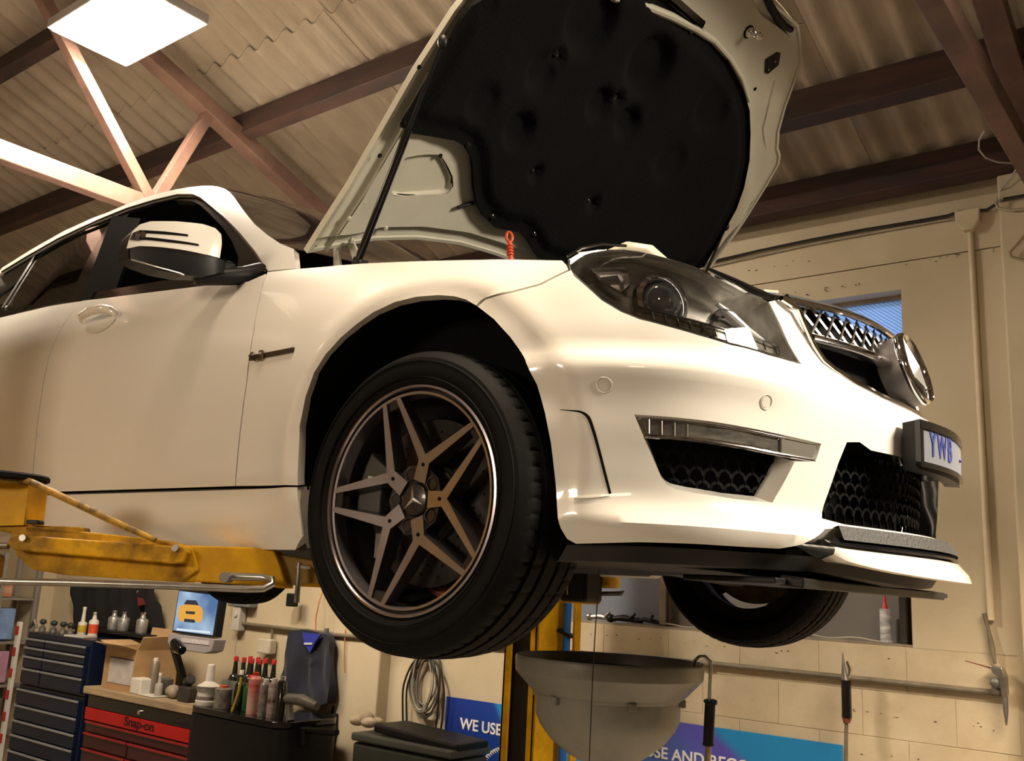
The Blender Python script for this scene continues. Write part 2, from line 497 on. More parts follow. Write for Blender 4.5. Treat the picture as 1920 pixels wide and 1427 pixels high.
# other walls
struct(G().box((X0-.1, -2.6, 3.0), (.2, 10.4, 6.0)).build('wall_left', M_wall, smooth=False))
struct(G().box((X1+.1, -2.6, 3.0), (.2, 10.4, 6.0)).build('wall_right', M_wall, smooth=False))
struct(G().box((-1.75, YF-.1, 2.2), (15.9, .2, 4.4)).build('wall_front', M_wall, smooth=False))

# window: upper pane of daylight, lower frosted panes, mullions
win = bpy.data.objects.new('window_1', None); COL.objects.link(win); win.location = (-1.1, YW+.1, WZ0); win['kind'] = 'structure'; win['_world'] = 1
def wired_glass():
    m = bpy.data.materials.new('wired_daylight_glass'); m.use_nodes = True
    nt = m.node_tree; N = nt.nodes; L = nt.links; N.remove(N['Principled BSDF']); out = N['Material Output']
    tc = N.new('ShaderNodeTexCoord'); mp = N.new('ShaderNodeMapping'); L.new(tc.outputs['Object'], mp.inputs[0])
    mp.inputs['Rotation'].default_value = (0, radians(-38), 0)
    w = N.new('ShaderNodeTexWave'); w.bands_direction = 'Z'; w.inputs['Scale'].default_value = 22; w.inputs['Distortion'].default_value = .6
    L.new(mp.outputs[0], w.inputs[0])
    cr = N.new('ShaderNodeValToRGB'); cr.color_ramp.elements[0].color = (.50, .55, .62, 1); cr.color_ramp.elements[1].color = (.80, .83, .88, 1)
    L.new(w.outputs[0], cr.inputs[0])
    tl = N.new('ShaderNodeBsdfTranslucent'); tp = N.new('ShaderNodeBsdfTransparent'); mx = N.new('ShaderNodeMixShader'); mx.inputs[0].default_value = .55
    L.new(cr.outputs[0], tl.inputs[0]); L.new(cr.outputs[0], tp.inputs[0]); L.new(tl.outputs[0], mx.inputs[1]); L.new(tp.outputs[0], mx.inputs[2])
    L.new(mx.outputs[0], out.inputs['Surface']); return m
M_day = wired_glass()
def pane(x0, x1, z0, z1, m, y=YW+.115):
    g = G(); wbox(g, x0, x1, z0, z1, y, y+.006); return g.build('pane', m, win, smooth=False)
ZT = 2.55
pane(-2.35, -1.25, WZ0, ZT-.02, M_frost_blue); pane(-1.21, .08, WZ0, ZT-.02, M_frost)
pane(-2.33, -1.25, ZT+.02, WZ1-.02, M_day); pane(-1.19, .06, ZT+.02, WZ1-.02, M_day)
g = G(); wbox(g, WX0, WX1, ZT-.02, ZT+.02, YW+.09, YW+.14); wbox(g, -1.25, -1.21, WZ0, WZ1, YW+.07, YW+.14); wbox(g, -1.205, -1.19, WZ0, WZ1, YW+.09, YW+.14)
wbox(g, WX0, WX0+.03, WZ0, WZ1, YW+.09, YW+.14); wbox(g, .045, WX1, WZ0, ZT, YW+.09, YW+.14); wbox(g, WX0, WX1, WZ1-.02, WZ1, YW+.09, YW+.14)
g.build('window_frame', M_frame, win, smooth=False, bev=.002)
g = G(); wbox(g, WX0, WX1, WZ0-.004, WZ0+.012, YW+.004, YW+.12); g.build('window_sill', M_frame, win, smooth=False, bev=.003)
g = G(); wbox(g, .018, .05, WZ0+.01, WZ0+.36, YW+.02, YW+.09); g.build('frame_stop', M_dirt, win, smooth=False, bev=.003)

# roof
SL = radians(20); ZE = 3.90
RY = -2.62
def rz(y): return ZE+(YW-y)*tan(SL) if y > RY else ZE+(YW-RY)*tan(SL)-(RY-y)*tan(SL)
roof = bpy.data.objects.new('ceiling', None); COL.objects.link(roof); roof.location = (0, 0, 5.0); roof['kind'] = 'structure'; roof['_world'] = 1
PITCH = .155; NCOR = 7
def sheet(x0, ya, yb, lift, ncor=NCOR, seg=8):
    """one corrugated sheet from eave side ya up to yb"""
    g = G(); n = ncor*seg; V = []; F = []
    for lay in (0, 1):
        for y in (ya, yb):
            for i in range(n+1):
                x = x0+i*PITCH/seg
                V.append((x, y, rz(y)+.055+.024*cos(2*pi*i/seg)*1.05+lay*.006+lift))
    m = n+1
    for i in range(n):
        F.append((i, i+1, m+i+1, m+i)); F.append((2*m+i, 3*m+i, 3*m+i+1, 2*m+i+1))
        F.append((i, 2*m+i, 2*m+i+1, i+1)); F.append((m+i, m+i+1, 3*m+i+1, 3*m+i))
    F += [(0, m, 3*m, 2*m), (n, 2*m+n, 3*m+n, m+n)]
    return g.add(V, F)
rows = [(2.62, .47, 0), (.55, -1.33, .012), (-1.25, RY, .024)]
proto = {}
x = -9.7; i = 0
while x < 6.1:
    for r, (ya, yb, lf) in enumerate(rows):
        if r not in proto:
            proto[r] = sheet(0, ya, yb, lf).build('roof_sheet', M_sheet, roof, ang=60); o = proto[r]
        else:
            o = proto[r].copy(); COL.objects.link(o); o.parent = roof
        o.location = (x+rng.uniform(-.004, .004), 0, -5.0+.009*(i % 2))
    x += PITCH*NCOR-.012; i += 1
# far pitch behind the photographer
g = G(); g.box((-1.75, (RY+YF)/2-.1, (rz(RY)+rz(YF))/2+.07), (16, (RY-YF)/cos(SL)+.2, .04), Matrix.Rotation(SL, 3, 'X'))
g.build('rear_roof_slope', M_sheet, roof, smooth=False)
for y in (2.20, 1.66, .76, -.13, -1.02, -1.9):
    g = G(); R3 = Matrix.Rotation(-SL, 3, 'X')
    g.box((-1.75, y, rz(y)-.07), (15.8, .075, .19), R3)
    g.build('purlin', M_purlin, roof, smooth=False, bev=.006)
for s in (0, 1):
    xg = (X0-.05, X1+.05)[s]
    g = G(); g.add([(xg-.1, YW+.3, 3.8), (xg-.1, YW+.3, ZE+.02), (xg-.1, RY, rz(RY)+.1), (xg-.1, YF, rz(YF)+.1), (xg-.1, YF, 3.8),
                    (xg+.1, YW+.3, 3.8), (xg+.1, YW+.3, ZE+.02), (xg+.1, RY, rz(RY)+.1), (xg+.1, YF, rz(YF)+.1), (xg+.1, YF, 3.8)],
                   [(0, 1, 2, 3, 4), (9, 8, 7, 6, 5), (0, 5, 6, 1), (1, 6, 7, 2), (2, 7, 8, 3), (3, 8, 9, 4), (4, 9, 5, 0)])
    g.build('gable', M_wall, roof, smooth=False)

# trusses
def truss(x, label):
    t = empty('roof_truss', label, 'roof truss', (x, YW, 3.6))
    A = lambda y, d=.0: (x, y, rz(y)-.175-d)
    g = G(); g.bar(A(YW), A(RY), .10, .085); g.bar((x, RY, A(RY)[2]), (x, YF, rz(YF)-.175), .10, .085); g.build('rafter', M_red_steel, t, smooth=False, bev=.004)
    zc = 3.70 if x < 0 else 3.66
    g = G(); g.bar((x, YW, zc), (x, YF, zc), .075, .095); g.build('bottom_chord', M_red_steel, t, smooth=False, bev=.004)
    for y0, y1 in ((.21, -.72), (.24, .50), (.24-.93*2, -.72), (.24-1.86, RY)):
        g = G(); g.bar((x+.012, y0, zc+.03), (x+.012, y1, rz(y1)-.19), .06, .06); g.build('web', M_red_steel, t, smooth=False, bev=.003)
    return t
truss(-3.15, 'red-brown steel roof truss lit white beside the square ceiling lamp')
truss(.73, 'dark red-brown steel roof truss above the right wall corner')

# the lit panel lamp hung under the roof
lamp = empty('panel_lamp', 'glowing white flat panel lamp hung below the roof truss', 'ceiling lamp', (-2.64, -.30, 4.3))
g = G(); g.box((-2.64, -.30, 4.335), (.69, .42, .05)); g.build('housing', mat('lamp_housing', (.45, .42, .40), .5), lamp, smooth=False, bev=.006)
g = G(); g.box((-2.64, -.30, 4.305), (.65, .38, .012)); g.build('diffuser', emit('panel_glow', (1.0, .86, .68), 250), lamp, smooth=False, bev=.002)
for dx in (-.25, .25):
    g = G(); g.cyl((-2.64+dx, -.30, 4.35), (-2.64+dx, -.30, rz(-.3)+.04), .004, n=6); g.build('wire', M_cable_black, lamp)
# ------------------------------------------------------------------ the car: body surface
def nspline(t, P):
    t = np.array(t, float); P = np.array(P, float); n = len(t); h = np.diff(t)
    A = np.eye(n); B = np.zeros(P.shape)
    for i in range(1, n-1):
        A[i, i-1] = h[i-1]; A[i, i] = 2*(h[i-1]+h[i]); A[i, i+1] = h[i]
        B[i] = 6*((P[i+1]-P[i])/h[i]-(P[i]-P[i-1])/h[i-1])
    M = np.linalg.solve(A, B)
    def ev(x):
        x = np.asarray(x, float); i = np.clip(np.searchsorted(t, x)-1, 0, n-2); hh = h[i]; a = (t[i+1]-x)/hh; b = (x-t[i])/hh
        if P.ndim > 1: a = a[..., None]; b = b[..., None]; hh = hh[..., None]
        return a*P[i]+b*P[i+1]+((a**3-a)*M[i]+(b**3-b)*M[i+1])*hh**2/6
    return ev
PL = [(-4.0, -.74), (-3.4, -.83), (-2.77, -.878), (-2, -.885), (-1, -.885), (-.4, -.887), (0, -.885), (.2, -.875), (.32, -.858), (.42, -.825),
      (.51, -.77), (.58, -.695), (.64, -.58), (.695, -.43), (.74, -.28), (.775, -.14), (.79, 0)]
PLa = np.array(PL+[(x, -y) for x, y in PL[:-1][::-1][:9]])
tt = np.concatenate([[0], np.cumsum(np.hypot(*np.diff(PLa, axis=0).T))]); tt -= tt[7]-.2
UC = tt[16]
plan = nspline(tt, PLa)
ZR = np.array([.13, .17, .20, .235, .27, .30, .33, .36, .42, .50, .545, .568, .60, .65, .70, .75, .80, .84, .88, .92, .96, 1.0])
col_ = lambda zs, os: np.interp(ZR, zs, os)
cD = col_([.13, .17, .20, .26, .30, .33, .42, .55, .68, .76, .81, .85, .90, .95, 1.0], [-.10, -.05, -.022, -.012, -.016, -.008, 0, .010, .012, .007, -.004, -.016, -.038, -.062, -.10])
cF = col_([.13, .20, .36, .5, .6, .68, .74, .80, .84, .88, 1.0], [-.03, -.02, .0, .014, .018, .012, -.004, -.035, -.06, -.09, -.2])
cK = col_([.13, .17, .20, .235, .27, .30, .36, .5, .545, .568, .60, .66, .72, .76, .80, .86, 1.0], [-.06, -.03, -.01, .014, -.006, -.014, -.01, .006, .013, -.006, -.013, -.024, -.042, -.058, -.08, -.125, -.26])
cN = col_([.13, .17, .20, .235, .27, .30, .36, .45, .52, .56, .60, .65, .70, .75, .80, .86, 1.0], [-.05, -.01, .01, .03, .0, -.01, -.005, .0, .0, -.012, -.035, -.055, -.075, -.095, -.125, -.18, -.35])
US = np.array([-5, -.9, -.3, 0.1, .32, .50, .72, .95, UC+.01, UC+2])
colev = nspline(ZR, np.array([cD, cD, .4*cD+.6*cF, cF, .5*cF+.5*cK, cK, cK, cN, cN, cN]).T)
def bodyoff(u, z):
    u = np.where(u > UC, 2*UC-u, u)
    V = colev(z); i = np.clip(np.searchsorted(US, u)-1, 0, len(US)-2)
    f = (u-US[i])/(US[i+1]-US[i]); f = f*f*(3-2*f)
    a = np.take_along_axis(V, np.asarray(i)[..., None], -1)[..., 0]; b = np.take_along_axis(V, np.asarray(i)[..., None]+1, -1)[..., 0]
    o = a*(1-f)+b*f
    r = np.hypot(u+.005, z-.355)                 # front arch flare: a flat lip, a crease, then a fading shoulder
    o = o+(.007+.017/(1+np.exp(-np.clip((r-.390)/.009, -30, 30))))*np.exp(-.5*(r-.390+np.sqrt((r-.390)**2+.00012))/.055)*np.clip((.75-np.abs(u))/.3, 0, 1)*np.clip((z-.22)/.06, 0, 1)
    r = np.hypot(u+2.765, z-.33)                 # rear arch flare
    o = o+.018*np.exp(-((r-.42)/.06)**2)*np.clip((z-.22)/.06, 0, 1)
    return o
def S(u, z):
    u = np.asarray(u, float); z = np.asarray(z, float)
    p = plan(u); d = plan(u+1e-3)-plan(u-1e-3); d = d/np.linalg.norm(d, axis=-1)[..., None]
    n = np.stack([d[..., 1], -d[..., 0]], -1)
    return np.concatenate([p+n*bodyoff(u, z)[..., None], z[..., None]], -1)
def Sh(h):
    def f(u, z):
        P = S(u, z); return P+surf_normal(S, u, z)*h
    return f
UR = (-3.6, UC+.9); VR = (.13, 1.0)
_ci = {}
def I(*pts):
    return inv(pts, S, UR, VR)
car = empty('car', 'white saloon car raised on the lift with its hood standing open', 'car', (0, 0, LIFT), world=False)
def shp(name, g, m, parent=car, **k): return g.build(name, m, parent, **k)

# ---- outlines read off the photograph, as surface coordinates (u along the flank, z up)
arch_px = [(560, 912), (560, 870), (563, 800), (574, 745), (590, 700), (612, 665), (640, 634), (668, 610), (700, 587), (740, 568), (780, 558), (820, 555), (850, 557), (872, 563), (893, 575)]
arch_px2 = [(893, 575), (925, 600), (955, 633), (982, 673), (1005, 722), (1020, 775), (1031, 830), (1038, 890), (1042, 940), (1044, 972), (1050, 992), (1062, 1012), (1080, 1022)]
archA = I(*arch_px); archB = I(*arch_px2)
gap_fd = I((442, 913), (446, 850), (455, 770), (463, 715), (468, 668), (476, 620), (486, 565), (500, 512))
fen_top = I((502, 509), (560, 503), (640, 496), (720, 491), (800, 488), (900, 486), (1000, 486), (1054, 487))
gap_fb = I((1056, 488), (1064, 497), (1068, 506), (1040, 519), (1013, 533), (960, 547), (910, 560), (900, 566))
fender_o = np.vstack([archA, gap_fb[::-1], fen_top[::-1], gap_fd[::-1]])
def gpatch(outline, **k): return patch(S, outline, **k)
for side in (0, 1):
    g = gpatch(fender_o, gap=.0022, step=.015, depth=.022)
    f = shp('fender', g.mirror() if side else g, M_paint, ang=50)
# doors, quarter panel, sill
belt = [(x, .893+(.010*(-x-.6))-.006*(x+1.6)**2*0+(.012 if x < -1.2 else .0)*0) for x in np.linspace(-.61, -2.45, 12)]
belt_px = I((500, 512), (400, 527), (300, 545), (200, 563), (100, 575), (5, 582))
bz = np.polyfit(belt_px[1:, 0], belt_px[1:, 1], 1)
beltz = lambda x: float(np.polyval(bz, max(x, -1.9)))+(.03*(-x-1.9) if x < -1.9 else 0)
DOORX = -1.665
gap_rd = [(DOORX-.0, .322), (-1.66, .45), (-1.655, .6), (-1.655, .75), (-1.66, beltz(-1.66))]
dbelt = [(x, beltz(x)) for x in np.linspace(-1.66, -.70, 8)]
door_o = np.vstack([gap_fd, dbelt[::-1], gap_rd[::-1]])
r_arch = [(-2.765+.362*cos(t), .33+.362*sin(t)) for t in np.linspace(radians(5), radians(176), 24)]
gap_q = [(-2.36, .322), (-2.40, .46), (-2.45, .60), (-2.62, .74), (-2.70, beltz(-2.70))]
gap_q = [(-2.37, .322), (-2.385, .42), (-2.43, .56), (-2.52, .69), (-2.60, beltz(-2.6))]
rdoor_o = np.vstack([gap_rd, [(x, beltz(x)) for x in np.linspace(-1.8, -2.5, 6)], gap_q[::-1]])
quarter_o = np.vstack([[p for p in r_arch], [(-3.12, .22)], [(-3.45, .22), (-3.75, .30), (-3.8, .55), (-3.78, .80), (-3.70, .97)], [(-3.4, 1.0), (-3.0, 1.0), (-2.7, .985)], gap_q[::-1]])
r_arch2 = [(-2.765+.362*cos(t), .33+.362*sin(t)) for t in np.linspace(radians(-2), radians(176), 24)]
quarter_o = np.vstack([r_arch2, [(-3.13, .22), (-3.45, .22), (-3.72, .30), (-3.78, .55), (-3.76, .80), (-3.68, .95), (-3.3, .97), (-2.9, .96)], gap_q[::-1]])
sill_o = [(-.372, .312), (-.366, .26), (-.362, .20), (-.40, .17), (-1.2, .165), (-2.0, .165), (-2.40, .17), (-2.41, .22), (-2.39, .312), (-1.6, .314), (-1.0, .313)]
for side in (0, 1):
    mk = lambda g: g.mirror() if side else g
    d1 = shp('front_door', mk(gpatch(door_o, gap=.0022, step=.035, depth=.03)), M_paint, ang=50)
    d2 = shp('rear_door', mk(gpatch(rdoor_o, gap=.0022, step=.045, depth=.03)), M_paint, ang=50)
    shp('quarter_panel', mk(gpatch(quarter_o, gap=.0022, step=.05, depth=.03)), M_paint, ang=50)
    shp('sill', mk(gpatch(sill_o, gap=.0, step=.03, depth=.05)), M_paint, ang=50)
    # sill end flap behind the wheel
    e = [(-.366, .305), (-.318, .303), (-.312, .25), (-.300, .205), (-.322, .175), (-.362, .172)]
    shp('arch_flap', mk(gpatch(e, step=.03, depth=.03, off=-.006)), M_dirt_steel, ang=50)
    # dark structure behind the panel gaps
    back = [(-2.36, .19), (-.36, .20), (-.37, .40), (-.33, .56), (-.22, .67), (-.05, .735), (.12, .72), (.25, .76), (-.1, .78), (-.5, .84), (-1.6, .86), (-2.3, .88), (-2.55, .70), (-2.40, .40)]
    shp('inner_structure', mk(gpatch(back, step=.08, depth=.0, off=-.034)), M_void)
    # handles
    for dn, xh in ((d1, -1.40), (d2, -2.30)):
        hz = .862
        pts = I((108, 598), (140, 592), (172, 588))
        def onS(u, z, h): 
            return Vector(Sh(h)(np.array([u]), np.array([z]))[0])
        g = G()
        # cup
        V = []
        cup = [(xh+.085*cos(t), hz-.018+.036*sin(t)) for t in np.linspace(0, 2*pi, 20, endpoint=False)]
        gp = patch(Sh(0), cup, step=.02, depth=.0, off=.0015)
        hh = shp('door_handle', mk(G().tube([onS(xh-.105, hz-.004, .012), onS(xh-.085, hz, .028), onS(xh-.03, hz+.004, .036), onS(xh+.04, hz+.002, .036), onS(xh+.085, hz-.004, .027), onS(xh+.10, hz-.01, .010)],
                 [.010, .0135, .0145, .0145, .0135, .010], 12)), M_paint, dn)
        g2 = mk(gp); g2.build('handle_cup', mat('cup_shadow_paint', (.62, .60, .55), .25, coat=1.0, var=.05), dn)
        G().build
badge_u = I((467, 668), (551, 662)); bu0, bu1 = badge_u[0][0]+.006, badge_u[1][0]; bzz = badge_u[:, 1].mean()
# ---- front bumper with its openings
def mirU(poly): return [(2*UC-a, b) for a, b in poly]
hl_low = I((1068, 506), (1078, 516), (1100, 535), (1130, 562), (1165, 583), (1200, 597), (1250, 610), (1310, 627), (1370, 645), (1440, 664), (1500, 681))
hl_in = I((1500, 681), (1478, 645), (1460, 604), (1440, 564))
hl_top = I((1066, 484), (1085, 473), (1120, 466), (1170, 465), (1200, 469), (1250, 481), (1300, 496), (1350, 517), (1400, 544), (1440, 563))
gr_edge = I((1462, 560), (1494, 580), (1504, 606), (1524, 650), (1541, 676), (1560, 692), (1600, 718), (1650, 744), (1700, 767))
gz0 = gr_edge[-1][1]
left_up = list(gap_fb[::-1][:-1][:-1])
near = list(map(tuple, archB[::-1]))                     # bottom of arch up to fender gap
near_gap = [tuple(p) for p in gap_fb[::-1]]              # gap to headlight corner
half = near+near_gap[1:-1]+[tuple(p) for p in hl_low[1:]]+[tuple(p) for p in hl_in[1:]]+[tuple(gr_edge[0])]+[tuple(p) for p in gr_edge[1:]]
uB = archB[-1][0]
bottom = [(u, z) for u, z in [(.42, .178), (.55, .186), (.72, .196), (.86, .206), (.93, .222), (.965, .252)]]
bottom_px = I((1120, 1021), (1200, 1019), (1300, 1022), (1380, 1027), (1460, 1031), (1500, 1024), (1530, 1010), (1549, 994))
bottom = [tuple(p) for p in bottom_px]
half_all = [(UC, .262)]+[(UC-.2, .262), (.99, .262)]+bottom[::-1]+half+[(UC, gz0-.004)]
out_b = half_all+mirU(half_all[1:-1][::-1])
fog = I((1189, 777), (1250, 781), (1340, 791), (1420, 805), (1480, 818), (1540, 832), (1529, 866), (1490, 866), (1470, 905), (1448, 943), (1380, 936), (1300, 924), (1266, 917), (1250, 908), (1240, 895), (1220, 850), (1203, 812))
low_l = I((1588, 829), (1572, 868), (1556, 915), (1541, 972))
lowhole = [tuple(p) for p in low_l]+[(1.0, .272), (UC-.2, .272)]+[(2*UC-(UC-.2), .272)]+mirU([(1.0, .272)])+mirU([tuple(p) for p in low_l[::-1]])+mirU([tuple(I((1612, 829))[0])])+[(2*UC-(UC-.27), .437)]+[(UC-.27, .437), tuple(I((1612, 829))[0])]
holes = [fog, mirU([tuple(p) for p in fog]), lowhole]
bumper = shp('front_bumper', patch(S, out_b, holes, step=.017, gap=.0022, depth=.028), M_paint, ang=42)
# wall-thick returns of the openings (bevelled lips)
def lip(loop, d=.05, inw=.012, m=M_paint, name='opening_lip', parent=bumper):
    L = resample([tuple(p) for p in loop], .02); L2 = inset(L, inw)
    A = S(L[:, 0], L[:, 1]); B = Sh(-d)(L2[:, 0], L2[:, 1]); n = len(L)
    g = G().add(list(A)+list(B), [(i, (i+1) % n, n+(i+1) % n, n+i) for i in range(n)])
    return g.build(name, m, parent, ang=50), L2
for h in (fog, mirU([tuple(p) for p in fog])): lip(h, .045, .012)
lip(lowhole, .05, .006, M_gloss_black)
# honeycomb meshes set back in the openings
def lattice(loop, Sx, cell=.036, w=.0022, d=.006, m=M_mesh, name='grille_mesh', parent=bumper, hgt=.75):
    L = np.array([tuple(p) for p in loop]); mn = L.min(0); mx = L.max(0); g = G()
    def seg(a, b):
        k = 3; prev = None
        for i in range(k+1):
            q = np.array(a)+(np.array(b)-np.array(a))*i/k
            if inside(L, np.array([q[0]]), np.array([q[1]]))[0]:
                p = Vector(Sx(np.array([q[0]]), np.array([q[1]]))[0])
                if prev is not None: g.bar(prev, p, w, d)
                prev = p
            else: prev = None
    rows = int((mx[1]-mn[1])/(cell*hgt))+3; cols = int((mx[0]-mn[0])/cell)+3
    for r in range(rows):
        for c in range(cols):
            x = mn[0]+(c+(r % 2)*.5)*cell; z = mn[1]+r*cell*hgt
            # wavy scale pattern: an arch in every cell
            P = [(x-cell/2, z), (x-cell*.36, z+cell*hgt*.38), (x, z+cell*hgt*.62), (x+cell*.36, z+cell*hgt*.38), (x+cell/2, z)]
            for a, b in zip(P, P[1:]): seg(a, b)
            seg((x, z+cell*hgt*.62), (x, z+cell*hgt*1.0))
    return g.build(name, m, parent, smooth=False)
def backing(loop, Sx, m=M_void, name='mesh_backing', parent=bumper, step=.06):
    return patch(Sx, loop, step=step, depth=0).build(name, m, parent)
for h in (fog, mirU([tuple(p) for p in fog])):
    h2 = inset(resample([tuple(p) for p in h], .03), .014)
    lattice(h2, Sh(-.040)); backing(h2, Sh(-.075))
lh = inset(resample(lowhole, .04), .002)
lattice(lh, Sh(-.045), cell=.034); backing(lh, Sh(-.10))
# speckled ledge under the lower mesh
led = [(.965, .262), (1.0, .266), (UC, .268), (2*UC-1.0, .266), (2*UC-.965, .262), (2*UC-.965, .25), (UC, .25), (.965, .25)]
M_speck = mat('stone_chipped_ledge', (.035, .034, .032), .6, color2=(.008, .008, .008), vscale=140, bump=.3, bscale=160)
g = G(); us = np.linspace(.95, 2*UC-.95, 40); A = Sh(-.05)(us, np.full(40, .274)); B = Sh(.012)(us, np.full(40, .257)); Cc = Sh(.004)(us, np.full(40, .236)); n = 40
g.add(list(A)+list(B)+list(Cc), [(i, i+1, n+i+1, n+i) for i in range(n-1)]+[(n+i, n+i+1, 2*n+i+1, 2*n+i) for i in range(n-1)])
g.build('stone_ledge', M_speck, bumper, ang=30)
# splitter blade
us = np.linspace(.93, 2*UC-.93, 44); w = np.clip(np.sin((us-.93)/(2*UC-1.86)*pi), 0, 1)**.45
def strip(name, rows, m, parent=bumper, ang=40):
    n = len(rows[0]); g = G(); V = []
    for r in rows: V += list(r)
    F = [(j*n+i, j*n+i+1, (j+1)*n+i+1, (j+1)*n+i) for j in range(len(rows)-1) for i in range(n-1)]
    return g.add(V, F).build(name, m, parent, ang=ang)
def Sp(us, z, h):
    return np.array([Sh(float(hh))(np.array([u]), np.array([zz]))[0] for u, zz, hh in zip(us, z, h)])
o1 = np.ones(44)
strip('splitter_gap', [Sp(us, .244*o1, -.005*o1), Sp(us, .226*o1, .002+.010*w), Sp(us, .221*o1, .0*w-.02)], M_gloss_black)
strip('splitter', [Sp(us, .224*o1, -.03*o1), Sp(us, .222*o1, .014*w), Sp(us, .217*o1, .040*w+.004), Sp(us, .211*o1, .054*w+.006), Sp(us, .204*o1, .052*w), Sp(us, .188*o1, .018*w-.015), Sp(us, .178*o1, -.10*o1)], M_paint)
# underside trays
g = G(); us = np.linspace(.36, 2*UC-.36, 50)
zz = np.interp(us, [.36, .95, UC, 2*UC-.95, 2*UC-.36], [.190, .195, .178, .195, .190])
A = Sp(us, zz, -.012*np.ones(50)); B = A.copy(); B[:, 0] = .28+.0*B[:, 0]; B[:, 1] *= .93; B[:, 2] = .165; n = 50
A2 = A.copy(); A2[:, 2] -= .03; A2[:, 0] -= .02
g.add(list(A)+list(A2)+list(B), [(i, i+1, n+i+1, n+i) for i in range(n-1)]+[(n+i, n+i+1, 2*n+i+1, 2*n+i) for i in range(n-1)])
shp('front_tray', g, M_under)
g = G(); g.box((.55, -.30, .150), (.20, .5, .012)); g.box((.60, .25, .150), (.16, .6, .012)); g.box((.66, .0, .150), (.05, 1.0, .02), Matrix.Rotation(.1, 3, 'Y'))
shp('air_deflector', g, M_black, smooth=False, bev=.003)
g = G(); g.box((-.05, 0, .190), (.75, 1.18, .03)); g.box((-1.45, 0, .200), (2.1, 1.62, .05)); g.box((-2.9, 0, .22), (.75, 1.0, .05)); g.box((-3.45, 0, .25), (.5, 1.4, .05))
shp('floor_tray', g, M_under, smooth=False, bev=.01)
# ------------------------------------------------------------------ number plate
PO = .050
pl = inv([(1727, 803), (1733, 866)], Sh(PO), UR, VR)
pu0 = float(pl[:, 0].mean()); pz1, pz0 = float(pl[0][1]), float(pl[1][1])
pu1 = 2*UC-pu0
hu0 = float(inv([(1700, 820)], Sh(.0), UR, VR)[0][0])
def band(us, z0, z1, h0, h1, g=None):
    """curved slab along the bumper between heights z0..z1 and offsets h0..h1"""
    n = len(us); o = np.ones(n); g = g or G()
    V = list(Sp(us, z0*o, h0*o))+list(Sp(us, z1*o, h0*o))+list(Sp(us, z1*o, h1*o))+list(Sp(us, z0*o, h1*o)); F = []
    for r in range(4):
        for i in range(n-1): F.append((r*n+i, r*n+i+1, ((r+1) % 4)*n+i+1, ((r+1) % 4)*n+i))
    F += [(0, n, 2*n, 3*n), (n-1, 4*n-1, 3*n-1, 2*n-1)]
    return g.add(V, F)
us = np.linspace(pu0-.012, pu1+.012, 24)
# flatten a little: the plate keeps one height band
band(us, pz0-.020, pz1+.016, .012, PO-.004).build('plate_holder', M_black, bumper, ang=40)
g = G(); band(np.linspace(hu0, 2*UC-hu0, 24), pz0-.002, pz1+.022, -.004, .020, g); g.build('holder_wing', M_mesh, bumper, ang=40)
M_plate = mat('plate_white', (.17, .18, .21), .45, var=.06, spec=.25)
M_plate_ink = mat('plate_blue_ink', (.035, .05, .26), .4, var=.1)
plate = band(np.linspace(pu0, pu1, 24), pz0, pz1, PO-.004, PO).build('number_plate', M_plate, car, ang=40)
for zz0, zz1 in ((pz1, pz1+.016), (pz0-.012, pz0)):
    band(us, zz0, zz1, PO-.008, PO+.004).build('plate_frame', M_gloss_black, plate, ang=40)
band(np.linspace(pu0-.014, pu0, 3), pz0-.012, pz1+.016, PO-.008, PO+.004).build('plate_frame', M_gloss_black, plate, ang=40)
def letters(txt, u0, z0, size, m, parent, h, sx=1.0, space=1.15, bold=.0012):
    """raised lettering bent onto the bumper surface"""
    c = bpy.data.curves.new('t', 'FONT'); c.body = txt; c.size = size; c.space_character = space; c.offset = bold
    o = bpy.data.objects.new('t', c); COL.objects.link(o)
    dg = bpy.context.evaluated_depsgraph_get(); me = bpy.data.meshes.new_from_object(o.evaluated_get(dg)); bpy.data.objects.remove(o)
    P = np.array([v.co[:] for v in me.vertices]); F = [tuple(p.vertices) for p in me.polygons]
    Q = Sh(h)(u0+P[:, 0]*sx, z0+P[:, 1]); g = G().add(Q, F)
    return g.build('lettering', m, parent, smooth=False, fix=False)
lt = inv([(1741, 809), (1746, 854), (1798, 868)], Sh(PO), UR, VR)
letters('YWB', lt[1][0]-.006, lt[1][1], (lt[0][1]-lt[1][1])/.66, M_plate_ink, plate, PO+.0012, sx=.70, bold=.0016, space=1.22)
g = G(); q = onS(lt[2][0]+.012, (pz0+pz1)/2, PO+.001); g.sphere(q, .004, 8, 6); g.build('plate_dot', M_plate_ink, plate)

